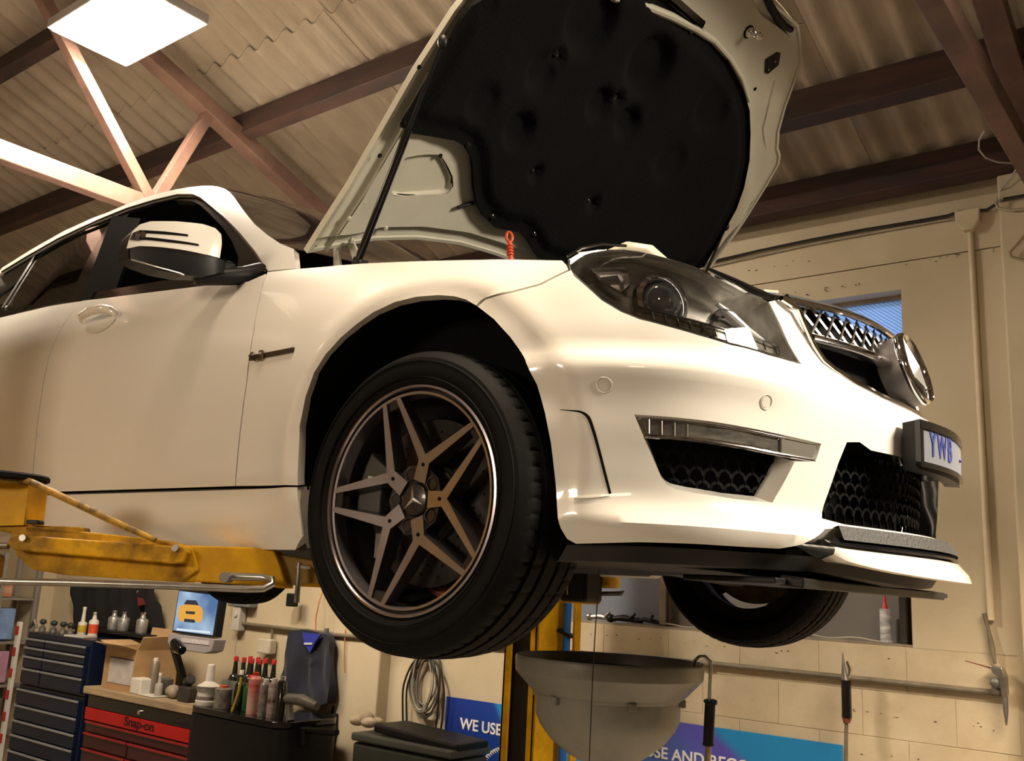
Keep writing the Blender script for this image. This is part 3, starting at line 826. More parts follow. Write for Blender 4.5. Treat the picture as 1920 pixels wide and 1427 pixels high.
# ------------------------------------------------------------------ side details of the bumper
M_sensor = mat('sensor_paint', (.74, .71, .65), .3, coat=.8, var=.03)
def ring(px, r, h=.001, name='parking_sensor'):
    u0, z0 = I(px)[0]
    for s in (0, 1):
        g = G(); n = 28
        for (ra, rb, ha, hb) in ((r*1.12, r*1.0, .0003, .0003), (r*.86, r*.80, .0006, -.002)):
            pass
        A = [Sh(.0004)(np.array([u0+r*1.25*cos(t)]), np.array([z0+r*1.25*sin(t)]))[0] for t in np.linspace(0, 2*pi, n, endpoint=False)]
        B = [Sh(.0022)(np.array([u0+r*1.15*cos(t)]), np.array([z0+r*1.15*sin(t)]))[0] for t in np.linspace(0, 2*pi, n, endpoint=False)]
        Cx = [Sh(.0004)(np.array([u0+r*1.02*cos(t)]), np.array([z0+r*1.02*sin(t)]))[0] for t in np.linspace(0, 2*pi, n, endpoint=False)]
        D = [Sh(-.002)(np.array([u0+r*.98*cos(t)]), np.array([z0+r*.98*sin(t)]))[0] for t in np.linspace(0, 2*pi, n, endpoint=False)]
        E_ = [Sh(.0012)(np.array([u0+r*.86*cos(t)]), np.array([z0+r*.86*sin(t)]))[0] for t in np.linspace(0, 2*pi, n, endpoint=False)]
        g.add(A+B+Cx+D+E_+[Sh(.0016)(np.array([u0]), np.array([z0]))[0]],
              [(j*n+i, j*n+(i+1) % n, (j+1)*n+(i+1) % n, (j+1)*n+i) for j in range(4) for i in range(n)]+[(4*n+i, 4*n+(i+1) % n, 5*n) for i in range(n)])
        (g.mirror() if s else g).build(name, M_sensor, bumper, ang=25)
ring((1133, 722), .0125); ring((1436, 754), .0125)
# the curved slot ahead of the wheel arch and its sunken field
slot = inv([(1050, 768), (1072, 770), (1090, 773), (1103, 783), (1112, 806), (1123, 845), (1134, 888), (1144, 926)], S, UR, VR)
sl = np.array(catmull(slot, 4)); wd = np.interp(np.arange(len(sl)), [0, 6, 12, len(sl)-1], [.0005, .0022, .0026, .0022])
for s in (0, 1):
    g = G(); a = sl.copy(); b = sl.copy(); a[:, 0] -= wd; a[:, 1] -= wd*.6; b[:, 0] += wd; b[:, 1] += wd*.6
    A = Sh(.0009)(a[:, 0], a[:, 1]); B = Sh(.0009)(b[:, 0], b[:, 1]); n = len(sl)
    g.add(list(A)+list(B), [(i, i+1, n+i+1, n+i) for i in range(n-1)]); (g.mirror() if s else g).build('side_slot', M_void, bumper, smooth=False)
    e = inv([(1144, 927), (1144, 930), (1110, 934), (1076, 936), (1078, 933), (1110, 930)], S, UR, VR)
    gg = patch(Sh(.002), e, step=.02, depth=.004); (gg.mirror() if s else gg).build('slot_ridge', M_paint, bumper)
# lamp strip in the upper part of each side opening
strip_px = [(1193, 779), (1250, 784), (1340, 795), (1420, 809), (1480, 822), (1537, 834), (1528, 865), (1490, 860), (1462, 853), (1400, 841), (1320, 828), (1260, 822), (1208, 820)]
for s in (0, 1):
    so = inv(strip_px, Sh(-.006), UR, VR); mk = (lambda g: g.mirror()) if s else (lambda g: g)
    fl = mk(patch(Sh(-.012), so, step=.015, depth=.02)).build('daytime_lamp', M_chrome, car, ang=30)
    glo = inv([(1203, 785), (1280, 792), (1370, 803), (1440, 817), (1460, 822), (1460, 846), (1400, 834), (1310, 820), (1212, 814)], Sh(-.006), UR, VR)
    mk(patch(Sh(-.008), glo, step=.015, depth=.002)).build('lamp_window', mat('dark_lamp_glass', (.10, .10, .10), .08, .6, coat=1, color2=(.30, .29, .26), vscale=14, stretch=(1, 1, 3)), fl)
    tip = inv([(1466, 823), (1532, 836), (1524, 860), (1466, 850)], Sh(-.002), UR, VR)
    mk(patch(Sh(-.003), tip, step=.015, depth=.010)).build('lamp_end_cap', mat('pale_chrome', (.80, .80, .74), .16, .85, var=.05), fl)
    for pts_, r_ in (([(1197, 781), (1260, 786), (1340, 796), (1420, 810), (1470, 821)], .0028), ([(1210, 818), (1260, 821), (1320, 827), (1400, 840), (1462, 852), (1527, 863)], .0040)):
        q = inv(pts_, Sh(-.004), UR, VR)
        mk(G().tube([Vector(Sh(-.005)(np.array([a]), np.array([b]))[0]) for a, b in q], r_, 8)).build('lamp_rim', M_chrome, fl)
    for k in range(4):
        b0 = inv([(1218+k*24, 786+k*3), (1218+k*24, 813+k*2)], Sh(-.006), UR, VR)
        g = G(); g.bar(onS(*b0[0], -.0065), onS(*b0[1], -.0065), .0016, .0016); mk(g).build('lamp_divider', M_satin, fl, smooth=False)

# ------------------------------------------------------------------ headlamps
lens_o = np.vstack([hl_top, hl_in[::-1][1:], hl_low[::-1][1:]])
M_refl = mat('smoked_reflector', (.72, .70, .64), .2, .3, color2=(.30, .28, .26), vscale=9)
M_hl_dark = mat('headlamp_housing', (.80, .78, .72), .35, .1, var=.5, vscale=16)
def lamp_unit(s):
    mk = (lambda g: g.mirror()) if s else (lambda g: g)
    hl = mk(patch(Sh(-.085), inset(lens_o, .012), step=.03, depth=0)).build('headlamp', M_hl_dark, car, ang=40)
    L = resample(lens_o, .02); L2 = inset(L, .012); n = len(L)
    A = Sh(-.004)(L[:, 0], L[:, 1]); B = Sh(-.085)(L2[:, 0], L2[:, 1])
    mk(G().add(list(A)+list(B), [(i, (i+1) % n, n+(i+1) % n, n+i) for i in range(n)])).build('lamp_wall', M_refl, hl, ang=40)
    mk(patch(Sh(-.001), inset(lens_o, .003), step=.022, depth=.006)).build('lamp_lens', M_lens, hl, ang=50)
    # projector
    c0 = I((1246, 527))[0]
    P = Vector(Sh(-.085)(np.array([c0[0]]), np.array([c0[1]]))[0]); ax = Vector((.86, -.50, .05)).normalized()
    g = G().lathe([(.062, .012), (.060, .030), (.052, .036), (.047, .030), (.044, .018)], P, ax, 40); mk(g).build('projector_ring', M_chrome, hl)
    g = G().lathe([(.044, .012), (.044, .02), (.040, .034), (.030, .046), (.016, .053), (.001, .055)], P, ax, 36); mk(g).build('projector_lens', mat('projector_glass', (.35, .38, .40), .03, .35, coat=1, var=.3, vscale=20), hl)
    c1 = I((1385, 600))[0]
    P = Vector(Sh(-.085)(np.array([c1[0]]), np.array([c1[1]]))[0]); ax2 = Vector((.93, -.35, .05)).normalized()
    g = G().lathe([(.052, .045), (.050, .030), (.038, .012), (.020, .004), (.008, .0), (.007, .03), (.001, .032)], P, ax2, 36); mk(g).build('beam_bowl', M_chrome, hl)
    c2 = I((1128, 512))[0]
    P = Vector(Sh(-.07)(np.array([c2[0]]), np.array([c2[1]]))[0])
    q = inv([(1096, 492), (1160, 492), (1176, 500), (1182, 530), (1166, 545), (1140, 530)], Sh(-.04), UR, VR)
    mk(patch(Sh(-.045), q, step=.015, depth=.01)).build('indicator_bowl', M_satin, hl)
    q = inv([(1118, 508), (1162, 505), (1170, 522), (1166, 527), (1158, 513), (1126, 517)], Sh(-.03), UR, VR)
    mk(patch(Sh(-.035), q, step=.015, depth=.01)).build('indicator_glint', MATS.get('white_reflector') or mat('white_reflector', (.8, .8, .82), .25, .4, var=.05), hl)  # pale strip standing in for a bright reflection inside the lamp
    # light-guide strip along the lower edge, with its segments
    lo = [(1190, 592), (1250, 604), (1330, 626), (1400, 646), (1460, 662), (1486, 671), (1478, 655), (1440, 640), (1380, 622), (1310, 602), (1240, 584), (1196, 574)]
    st = inv(lo, Sh(-.02), UR, VR)
    mk(patch(Sh(-.028), st, step=.012, depth=.012)).build('light_guide', mat('ribbed_light_guide', (.55, .53, .47), .2, .75, color2=(.25, .24, .2), vscale=60), hl)
    for k in range(11):
        t = k/10; x = 1225+t*235
        ya = np.interp(x, [1196, 1240, 1310, 1380, 1440, 1478], [574, 584, 602, 622, 640, 655]); yb = np.interp(x, [1190, 1250, 1330, 1400, 1460], [592, 604, 626, 646, 662])
        q = inv([(x-2, ya+1), (x+3, yb-1)], Sh(-.02), UR, VR)
        g = G().bar(onS(*q[0], -.025), onS(*q[1], -.025), .0022, .003); mk(g).build('guide_rib', M_chrome, hl, smooth=False)
    q = inv([(1196, 573), (1240, 583), (1310, 601), (1380, 621), (1440, 639), (1478, 654), (1492, 672)], Sh(-.015), UR, VR)
    mk(G().tube([onS(a, b, -.02) for a, b in q], .0026, 8)).build('guide_trim', M_chrome, hl)
    # inner blade and upper brow
    q = inv([(1350, 566), (1378, 590), (1410, 618), (1440, 636)], Sh(-.03), UR, VR)
    mk(G().tube([onS(a, b, -.04) for a, b in q], [.006, .010, .009, .004], 10)).build('inner_blade', mat('white_reflector', (.8, .8, .82), .25, .4, var=.05), hl)
    q = inv([(1085, 480), (1130, 476), (1190, 480), (1250, 494), (1310, 514), (1380, 545)], Sh(-.02), UR, VR)
    mk(G().tube([onS(a, b, -.024) for a, b in q], .011, 10)).build('lamp_brow', mat('pale_brow', (.62, .58, .50), .35, .3, var=.35, vscale=40), hl)
    # rubber seal along bumper side
    q = np.vstack([hl_top[:1], hl_low])
    mk(G().tube([onS(a, b, -.004) for a, b in resample([tuple(p) for p in q], .03)[:26]][:18], .0032, 6)).build('lamp_seal', M_black, hl)
lamp_unit(0); lamp_unit(1)

# ------------------------------------------------------------------ radiator grille
GC = nspline([-.47, -.40, -.28, -.14, 0, .14, .28, .40, .47], [-.110, -.085, -.043, -.012, 0, -.012, -.043, -.085, -.110])
def GS(y, z):
    y = np.asarray(y, float); z = np.asarray(z, float)
    x = .752-.255*(z-.565)+GC(y)
    return np.stack([x+0*z, y+0*z, z+0*y], -1)
def GSh(h):
    def f(y, z):
        P = GS(y, z).copy(); P[..., 0] += h; return P
    return f
GR = (-.5, .5), (.5, .82)
gp = inv([(1462, 560), (1494, 580), (1504, 606), (1524, 650), (1541, 676), (1560, 692), (1600, 718), (1650, 744), (1700, 767), (1742, 783)], GS, *GR)
gtop = inv([(1432, 548), (1500, 566), (1580, 590), (1650, 614), (1690, 628)], GS, *GR)
gl = [tuple(p) for p in gp if p[0] < -.02]
zt0 = float(gl[0][1]); zc = float(gp[-1][1])
topline = [(-.36, zt0), (-.2, zt0+.012), (0, zt0+.016), (.2, zt0+.012), (.36, zt0)]
loopG = gl+[(0, min(zc, gl[-1][1]-.001))]+[(-a, b) for a, b in gl[::-1]]+[(.2, zt0+.012), (0, zt0+.016), (-.2, zt0+.012)]
grille = patch(GSh(-.045), [(-.42, .50), (.46, .50), (.46, .62), (.40, zt0), (.2, zt0+.012), (-.2, zt0+.012), (-.38, zt0), (-.42, .62)], step=.05, depth=0).build('grille', M_void, car)
g = G(); n = 16; ys = np.linspace(-.42, .42, n); A = GSh(-.03)(ys, np.full(n, zt0+.008)); B = A.copy(); B[:, 0] -= .16; B[:, 2] += .012
g.add(list(A)+list(B), [(i, i+1, n+i+1, n+i) for i in range(n-1)]).build('radiator_cover', M_mesh, grille)
# lattice: upper half bright edged, lower half black
def gseg(g, a, b, h0, w, d):
    pts = [np.array(a)+(np.array(b)-np.array(a))*t for t in np.linspace(0, 1, 5)]
    L = np.array(loopG); prev = None
    for q in pts:
        ok = inside(L, np.array([q[0]]), np.array([q[1]]))[0]
        if ok:
            p = Vector(GSh(h0)(np.array([q[0]]), np.array([q[1]]))[0])
            if prev is not None: g.bar(prev, p, w, d)
            prev = p
        else: prev = None
zb = .672
g = G(); g2 = G()
for k in np.arange(-.62, .62, .046):
    for z0, z1, gg, w in ((zb+.012, zt0+.02, g, .0026), (zc-.01, zb-.012, g2, .0022)):
        n = 6
        for i in range(n):
            a = z0+(z1-z0)*i/n; b = z0+(z1-z0)*(i+1)/n
            gseg(gg, (k+(a-z0)*.85, a), (k+(b-z0)*.85, b), -.012, w, .006)
            gseg(gg, (k-(a-z0)*.85, a), (k-(b-z0)*.85, b), -.016, w, .006)
g.build('upper_lattice', M_satin, grille, smooth=False); g2.build('lower_lattice', M_mesh, grille, smooth=False)
# centre bar and frame
ys = np.linspace(-.375, .375, 40)
V = []
sec = [(-.03, -.013), (.006, -.014), (.016, -.006), (.017, .003), (.008, .012), (-.03, .013)]
for hx, dz in sec: V += list(GSh(hx)(ys, np.full(40, zb+dz)))
n = 40; g = G().add(V, [(j*n+i, j*n+i+1, (j+1)*n+i+1, (j+1)*n+i) for j in range(5) for i in range(n-1)])
g.build('centre_bar', M_chrome, grille, ang=50)
fr = resample(loopG, .02)
fr = [p for p in fr]
g = G(); g.tube([Vector(GSh(.004)(np.array([a]), np.array([b]))[0]) for a, b in list(fr)+[fr[0]]], .0065, 8, caps=False); g.build('grille_frame', M_chrome, grille)
# star badge: deep ring and three-pointed star, leaning with the grille
bc = Vector(((at(1718, 690, y=0)[0]), 0, at(1718, 690, y=0)[2]-LIFT)); axb = Vector((.955, 0, .27)).normalized()
bc = bc-axb*.004
R0 = .092
g = G().lathe([(R0-.0115, -.012), (R0-.0105, .004), (R0-.006, .0095), (R0-.001, .004), (R0, -.006), (R0-.004, -.012)], bc, axb, 64, close=True)
badge = g.build('star_badge', M_chrome, grille, ang=45)
g = G().lathe([(R0-.003, -.006), (R0-.005, -.030), (R0-.006, -.062), (R0-.012, -.064), (R0-.014, -.010)], bc, axb, 56); g.build('badge_drum', mat('brushed_badge_drum', (.30, .275, .27), .45, .6, var=.25), grille)
e2 = Vector((-.27, 0, .955)).normalized(); e1 = Vector((0, 1, 0))
g = G(); tips = [pi/2, pi/2+2*pi/3, pi/2+4*pi/3]; V = []
for t in tips: V.append(bc+(e1*cos(t)+e2*sin(t))*(R0-.010)-axb*.002)
for t in tips: V.append(bc+(e1*cos(t+pi/3)+e2*sin(t+pi/3))*.022-axb*.004)
V.append(bc+axb*.012); V.append(bc-axb*.012)
g.v = [tuple(p) for p in V]
for i in range(3): g.f += [(i, 3+i, 6), (3+(i-1) % 3, i, 6), (3+i, i, 7), (i, 3+(i-1) % 3, 7)]
g.build('star', mat('pale_star', (.80, .80, .82), .28, .7, var=.05), grille, smooth=False)
g = G().lathe([(.001, -.040), (R0-.013, -.040)], bc, axb, 40); g.build('badge_back', M_mesh, grille)
# fender badge: dark bar with raised numerals
for s in (0, 1):
    poly = [(bu0, bzz-.0065), (bu1, bzz-.0075+.002), (bu1, bzz+.0075), (bu0, bzz+.0065)]
    g = patch(S, poly, step=.02, depth=.004, off=.004); bp_ = (g.mirror() if s else g).build('fender_badge', mat('dark_badge', (.06, .045, .035), .25, .7, var=.2), car)
    if not s: letters('6.3', bu0-.002, bzz-.0115, .036, M_chrome, bp_, .0070, sx=1.55, space=1.0)
# ------------------------------------------------------------------ wheels
WZ = .279
def fy(r): return .026*(1-min(r, .226)/.226)**1.0        # the face dishes inwards towards the hub
def make_wheel(outer=-.902):
    """wheel in its own frame: axle along Y, outside towards -Y, origin at the axle centre plane of the outer lip"""
    o_ax = (0, 0, 0); A = (0, 1, 0)
    g = G().lathe([(.2405, -.002), (.2405, .010), (.232, .016), (.226, .03), (.216, .07), (.200, .12), (.196, .17), (.232, .185), (.236, .195)], o_ax, A, 72)
    barrel = g.build('wheel', M_rim_in, car, ang=40)
    k = barrel
    g = G().lathe([(.2415, .004), (.2400, -.004), (.2350, -.005), (.2325, -.001), (.2330, .006)], o_ax, A, 96); g.build('rim_lip', M_alloy, k, ang=60)
    g = G().lathe([(.2330, .004), (.2320, .010), (.2270, .010), (.2262, .003)], o_ax, A, 96); g.build('rim_groove', M_wheel_dark, k)
    g = G().lathe([(.2265, .006), (.2260, -.001), (.2205, .000), (.2195, .010), (.217, .03)], o_ax, A, 96); g.build('rim_ring', M_alloy, k, ang=60)
    P3 = lambda r, t, d=0: (r*cos(t), fy(r)+d, r*sin(t))
    face = G(); body = G()
    def ribbon(rt0, rt1, n=9, w0=.011, w1=.0058, deep=.034, w_mid=None):
        (r0, t0), (r1, t1) = rt0, rt1
        p0 = np.array([r0*cos(t0), r0*sin(t0)]); p1 = np.array([r1*cos(t1), r1*sin(t1)])
        V = []; W = []
        for i in range(n+1):
            s = i/n; q = p0+(p1-p0)*s; d = (p1-p0)/np.hypot(*(p1-p0)); nn = np.array([-d[1], d[0]]); w = w0+(w1-w0)*s
            # spokes bow slightly outwards
            q = q
            for sg in (-1, 1):
                c = q+nn*w*sg; r = np.hypot(*c); V.append((c[0], fy(r)-.0012, c[1]))
            for sg, dd, ww in ((-1, 0, 1.0), (1, 0, 1.0), (1, deep, 1.5), (-1, deep, 1.5)):
                c = q+nn*w*sg*ww*1.03; r = np.hypot(*c); W.append((c[0], fy(r)+dd*(1-.35*s), c[1]))
        face.add(V, [(2*i, 2*i+1, 2*i+3, 2*i+2) for i in range(n)])
        F = []
        for i in range(n):
            for j in range(4): F.append((4*i+j, 4*i+(j+1) % 4, 4*i+4+(j+1) % 4, 4*i+4+j))
        body.add(W, F+[(0, 1, 2, 3), (4*n+3, 4*n+2, 4*n+1, 4*n)])
    for i in range(5):
        face = G(); body = G()
        tn = radians(72+72*i)
        for sg in (-1, 1):
            ribbon((.088, tn+sg*.06), (.2235, tn+sg*radians(36-5.2)))
        # web at the node
        pts = [(.043, tn-.42), (.043, tn+.42), (.080, tn+.20), (.104, tn+.135), (.098, tn+.03), (.098, tn-.03), (.104, tn-.135), (.080, tn-.20)]
        V = [P3(r, t, -.0014) for r, t in pts]; face.add(V, [tuple(range(len(V)))])
        W = [P3(r, t, 0) for r, t in pts]+[P3(r*(1.02 if j > 1 else 1), t, .034) for j, (r, t) in enumerate(pts)]; n = len(pts)
        body.add(W, [(j, (j+1) % n, n+(j+1) % n, n+j) for j in range(n)]+[tuple(range(n))])
        body.build('spoke', M_wheel_dark, k, ang=30); face.build('spoke_face', M_alloy, k, smooth=False)
        g = G().cyl(P3(.076, tn, -.003), P3(.076, tn, .004), .0042, n=12); g.build('spoke_rivet', M_void, k)
        # sunken double-spoke plate and wheel bolt
        tm = radians(36+72*i); pl = [(.052, tm-.30), (.052, tm+.30), (.105, tm+.40), (.224, tm+radians(4.4)), (.224, tm-radians(4.4)), (.105, tm-.40)]
        W = [P3(r, t, .017) for r, t in pl]+[P3(r, t, .040) for r, t in pl]; n = len(pl)
        # hub bridge around the bolt hole only
        pl2 = [(.036, tm-.55), (.036, tm+.55), (.072, tm+.42), (.076, tm), (.072, tm-.42)]
        W = [P3(r, t, .006) for r, t in pl2]+[P3(r, t, .040) for r, t in pl2]; n = len(pl2)
        G().add(W, [(j, (j+1) % n, n+(j+1) % n, n+j) for j in range(n)]+[tuple(range(n))]).build('bolt_bridge', M_wheel_dark, k, smooth=False)
        pl3 = [(.204, tm-radians(5.2)), (.204, tm+radians(5.2)), (.224, tm+radians(4.6)), (.224, tm-radians(4.6))]
        W = [P3(r, t, .004) for r, t in pl3]+[P3(r, t, .03) for r, t in pl3]
        G().add(W, [(j, (j+1) % 4, 4+(j+1) % 4, 4+j) for j in range(4)]+[(0, 1, 2, 3)]).build('spoke_bridge', M_wheel_dark, k, smooth=False)
        c = P3(.056, tm, .0)
        G().lathe([(.0145, .0045), (.0135, .003), (.0125, .005), (.0120, .03), (.001, .03)], (c[0], fy(.056), c[2]), A, 20).build('bolt_hole', M_void, k)
        G().lathe([(.0155, .0055), (.0150, .0035), (.0135, .0045)], (c[0], fy(.056), c[2]), A, 20).build('bolt_collar', M_alloy, k)
    g = G().lathe([(.001, -.004), (.020, -.003), (.032, .001), (.037, .008), (.038, .03)], (0, fy(0)-.006, 0), A, 32); g.build('centre_cap', M_wheel_dark, k)
    g = G(); c0 = Vector((0, fy(0)-.0115, 0)); V = []
    for j in range(3):
        t = pi/2+.15+j*2*pi/3; V.append(c0+Vector((.030*cos(t), .003, .030*sin(t))))
    for j in range(3):
        t = pi/2+.15+pi/3+j*2*pi/3; V.append(c0+Vector((.005*cos(t), .001, .005*sin(t))))
    V.append(c0+Vector((0, -.003, 0)))
    g.add(V, [(j, 3+j, 6) for j in range(3)]+[(3+(j-1) % 3, j, 6) for j in range(3)]); g.build('cap_star', M_satin, k, smooth=False)
    # tyre with tread
    prof = [(.2385, .004), (.246, -.004), (.262, -.011), (.282, -.0125), (.298, -.009), (.309, .002), (.315, .012)]
    tread = [(.3165, .018, 1), (.3185, .036, 1), (.3185, .038, 1), (.3125, .040, 0), (.3125, .047, 0), (.3205, .049, 0), (.3215, .078, 2), (.3150, .080, 0), (.3150, .088, 0), (.3220, .090, 0), (.3222, .122, 0), (.3150, .124, 0), (.3150, .132, 0), (.3215, .134, 2), (.3205, .163, 0), (.3125, .165, 0), (.3125, .172, 0), (.3185, .174, 1), (.3165, .196, 1)]
    prof2 = [(.309, .212), (.298, .222), (.282, .2265), (.262, .225), (.240, .205)]
    rows = [(r, h, 0) for r, h in prof]+tread+[(r, h, 0) for r, h in prof2]
    n = 320; V = []; F = []
    for r, h, kx in rows:
        for i in range(n):
            rr = r-(.0035 if (kx == 1 and i % 5 == 0) or (kx == 2 and i % 10 == 0) else 0); t = 2*pi*i/n
            V.append((rr*cos(t), h, rr*sin(t)))
    for j in range(len(rows)-1):
        for i in range(n): F.append((j*n+i, j*n+(i+1) % n, (j+1)*n+(i+1) % n, (j+1)*n+i))
    G().add(V, F).build('tyre', M_rubber, k, ang=25)
    g = G(); 
    for rr in (.2550, .2900): g.lathe([(rr-.0012, -.010), (rr, -.0140), (rr+.0012, -.0108)], o_ax, A, 96)
    g.build('sidewall_bead', M_rubber, k)
    # brake
    g = G().lathe([(.05, .075), (.178, .075), (.180, .078), (.180, .100), (.178, .103), (.05, .103)], o_ax, A, 64); g.build('brake_disc', M_disc, k, ang=40)
    g = G()
    for i in range(60):
        t = 2*pi*i/60; r = .10+.065*((i*7) % 10)/10
        g.cyl((r*cos(t), .0742, r*sin(t)), (r*cos(t), .0752, r*sin(t)), .003, n=8)
    o = g.build('disc_holes', M_void, k); o['kind'] = 'stuff'
    g = G().lathe([(.085, .05), (.085, .076), (.03, .03)], o_ax, A, 32); g.build('disc_bell', M_dirt_steel, k)
    g = G(); V = []
    ts = np.linspace(radians(146), radians(192), 9)
    for t in ts:
        for r, h in ((.122, .040), (.185, .036), (.200, .050), (.200, .125), (.120, .125)): V.append((r*cos(t), h, r*sin(t)))
    F = [(5*i+j, 5*i+(j+1) % 5, 5*i+5+(j+1) % 5, 5*i+5+j) for i in range(8) for j in range(5)]+[(0, 1, 2, 3, 4), (44, 43, 42, 41, 40)]
    g.add(V, F); g.build('brake_caliper', M_caliper, k, bev=.004, ang=30)
    g = G(); t = radians(166); g.box((.158*cos(t), .0365, .158*sin(t)), (.016, .002, .034), Matrix.Rotation(-radians(-8), 3, 'Y')); g.build('caliper_plate', mat('caliper_plate', (.55, .55, .53), .4), k, smooth=False)
    g = G(); g.box((-.115, .06, -.095), (.035, .03, .055)); g.build('brake_clip', M_dirt_steel, k, smooth=False, bev=.003)
    return barrel
wheel0 = make_wheel()
wheel0.location = (0, -.902, WZ); wheel0.rotation_euler = (0, radians(0), 0)
def wheel_copy(x, y, rz, skip=()):
    r = wheel0.copy(); COL.objects.link(r); r.location = (x, y, WZ); r.rotation_euler = (0, 0, rz)
    for ch in list(wheel0.children):
        c = ch.copy(); COL.objects.link(c); c.parent = r
wheel_copy(0, .902, pi); wheel_copy(-2.765, -.902, 0); wheel_copy(-2.765, .902, pi)
# suspension behind the wheels, wheel wells
for s in (1, -1):
    g = G().cyl((-.02, s*.62, .30), (-.06, s*.56, .72), .045, .05, 18); g.cyl((-.02, s*.66, .22), (-.03, s*.62, .42), .035, .03, 14); shp('suspension_strut', g, M_under)
    g = G().bar((-.02, s*.70, .17), (-.12, s*.28, .20), .07, .035); g.bar((.01, s*.70, .19), (.28, s*.30, .22), .05, .03); shp('control_arm', g, M_dirt_steel, smooth=False, bev=.006)
    g = G(); g.box((.02, s*(.775 if s < 0 else .70), .15 if s < 0 else .25), (.06, .05, .14), Matrix.Rotation(.35, 3, 'Y')); shp('steering_knuckle', g, M_rust, smooth=False, bev=.012)
    for x0 in (0, -2.765):
        V = []; n = 26
        for t in np.linspace(radians(-12), radians(192), n):
            xx = x0+.395*cos(t); zz_ = .36+.395*sin(t)
            yo = min(.862, -float(S(np.array([xx]), np.array([max(zz_, .2)]))[0][1])-.022 if xx > -2 else .85)
            if xx > .2: yo = min(yo, -float(S(np.array([xx-.02]), np.array([max(zz_, .2)]))[0][1])-.045)
            for y in (yo, .48): V.append((xx, s*y, zz_))
        g = G().add(V, [(2*i, 2*i+1, 2*i+3, 2*i+2) for i in range(n-1)])
        V = [(x0+.395*cos(t), s*.48, .36+.395*sin(t)) for t in np.linspace(radians(-12), radians(192), n)]
        g.add(V+[(x0, s*.48, .24)], [(i, i+1, n) for i in range(n-1)]); shp('wheel_well', g, M_void)

# ------------------------------------------------------------------ greenhouse
def GH(x, z):
    x = np.asarray(x, float); z = np.asarray(z, float)
    c = np.clip((z-.92)/.5, 0, 1.2)
    y = -(.800-(z-.92)*.40-.035*c*c)+.10*np.clip((-x-2.2)/1.6, 0, 1)
    return np.stack([x+0*z, y+0*x, z+0*x], -1)
def GHh(h):
    def f(x, z): P = GH(x, z); return P+surf_normal(GH, np.asarray(x, float)*1.0, np.asarray(z, float)*1.0)*h
    return f
XR, ZG = (-3.9, -.3), (.84, 1.5)
Ig = lambda pts: inv(pts, GH, XR, ZG)
pil_out = Ig([(554, 503), (553, 488), (551, 467), (526, 457), (502, 441), (477, 420), (456, 394), (440, 371), (431, 361), (421, 354), (408, 350)])
roof_top = Ig([(395, 348.5), (380, 348.5), (355, 351), (330, 355), (300, 362), (270, 371), (235, 384), (200, 399), (120, 433), (60, 467), (4, 502)])
fr_out = Ig([(500, 508), (477, 473), (450, 440), (419, 407), (377, 372), (362, 366), (333, 366), (290, 376), (240, 391), (180, 415), (110, 448), (50, 482), (4, 510)])
back_top = [(-3.0, 1.325), (-3.3, 1.22), (-3.62, 1.02), (-3.7, .93)]
back_low = [(-3.35, .99), (-3.15, 1.12), (-2.98, 1.235)]
fsign = -1
tt0 = GH(np.array([-1.]), np.array([1.])); _n = surf_normal(GH, np.array([-1.]), np.array([1.]))[0]
SG = 1 if _n[1] < 0 else -1
side_o = [tuple(p) for p in pil_out]+[tuple(p) for p in roof_top]+[(-2.95, 1.345)]+back_top+[(-3.3, .93)]+back_low+[(-2.94, float(fr_out[-1][1])-.035)]+[tuple(p) for p in fr_out[::-1]]
dlo = [tuple(p) for p in fr_out]+[(-2.94, float(fr_out[-1][1])-.035)]+back_low[::-1]+[(-3.3, .95), (-2.4, beltz(-2.4)-.004), (-1.66, beltz(-1.66)-.004), (-1.2, beltz(-1.2)-.004), (-.72, beltz(-.72)-.006)]
w_front = Ig([(415, 424), (393, 401), (373, 382), (356, 374), (317, 373), (290, 381), (240, 397), (222, 425), (205, 458), (186, 500), (170, 546), (300, 524), (388, 515), (440, 508), (444, 480), (432, 450)])
w_rear = Ig([(62, 479), (120, 447), (170, 426), (205, 412), (183, 446), (160, 487), (140, 530), (125, 560), (6, 581), (6, 566)])
w_quart = [(-2.50, beltz(-2.5)+.025), (-2.52, 1.24), (-2.85, 1.16), (-3.06, 1.0)]
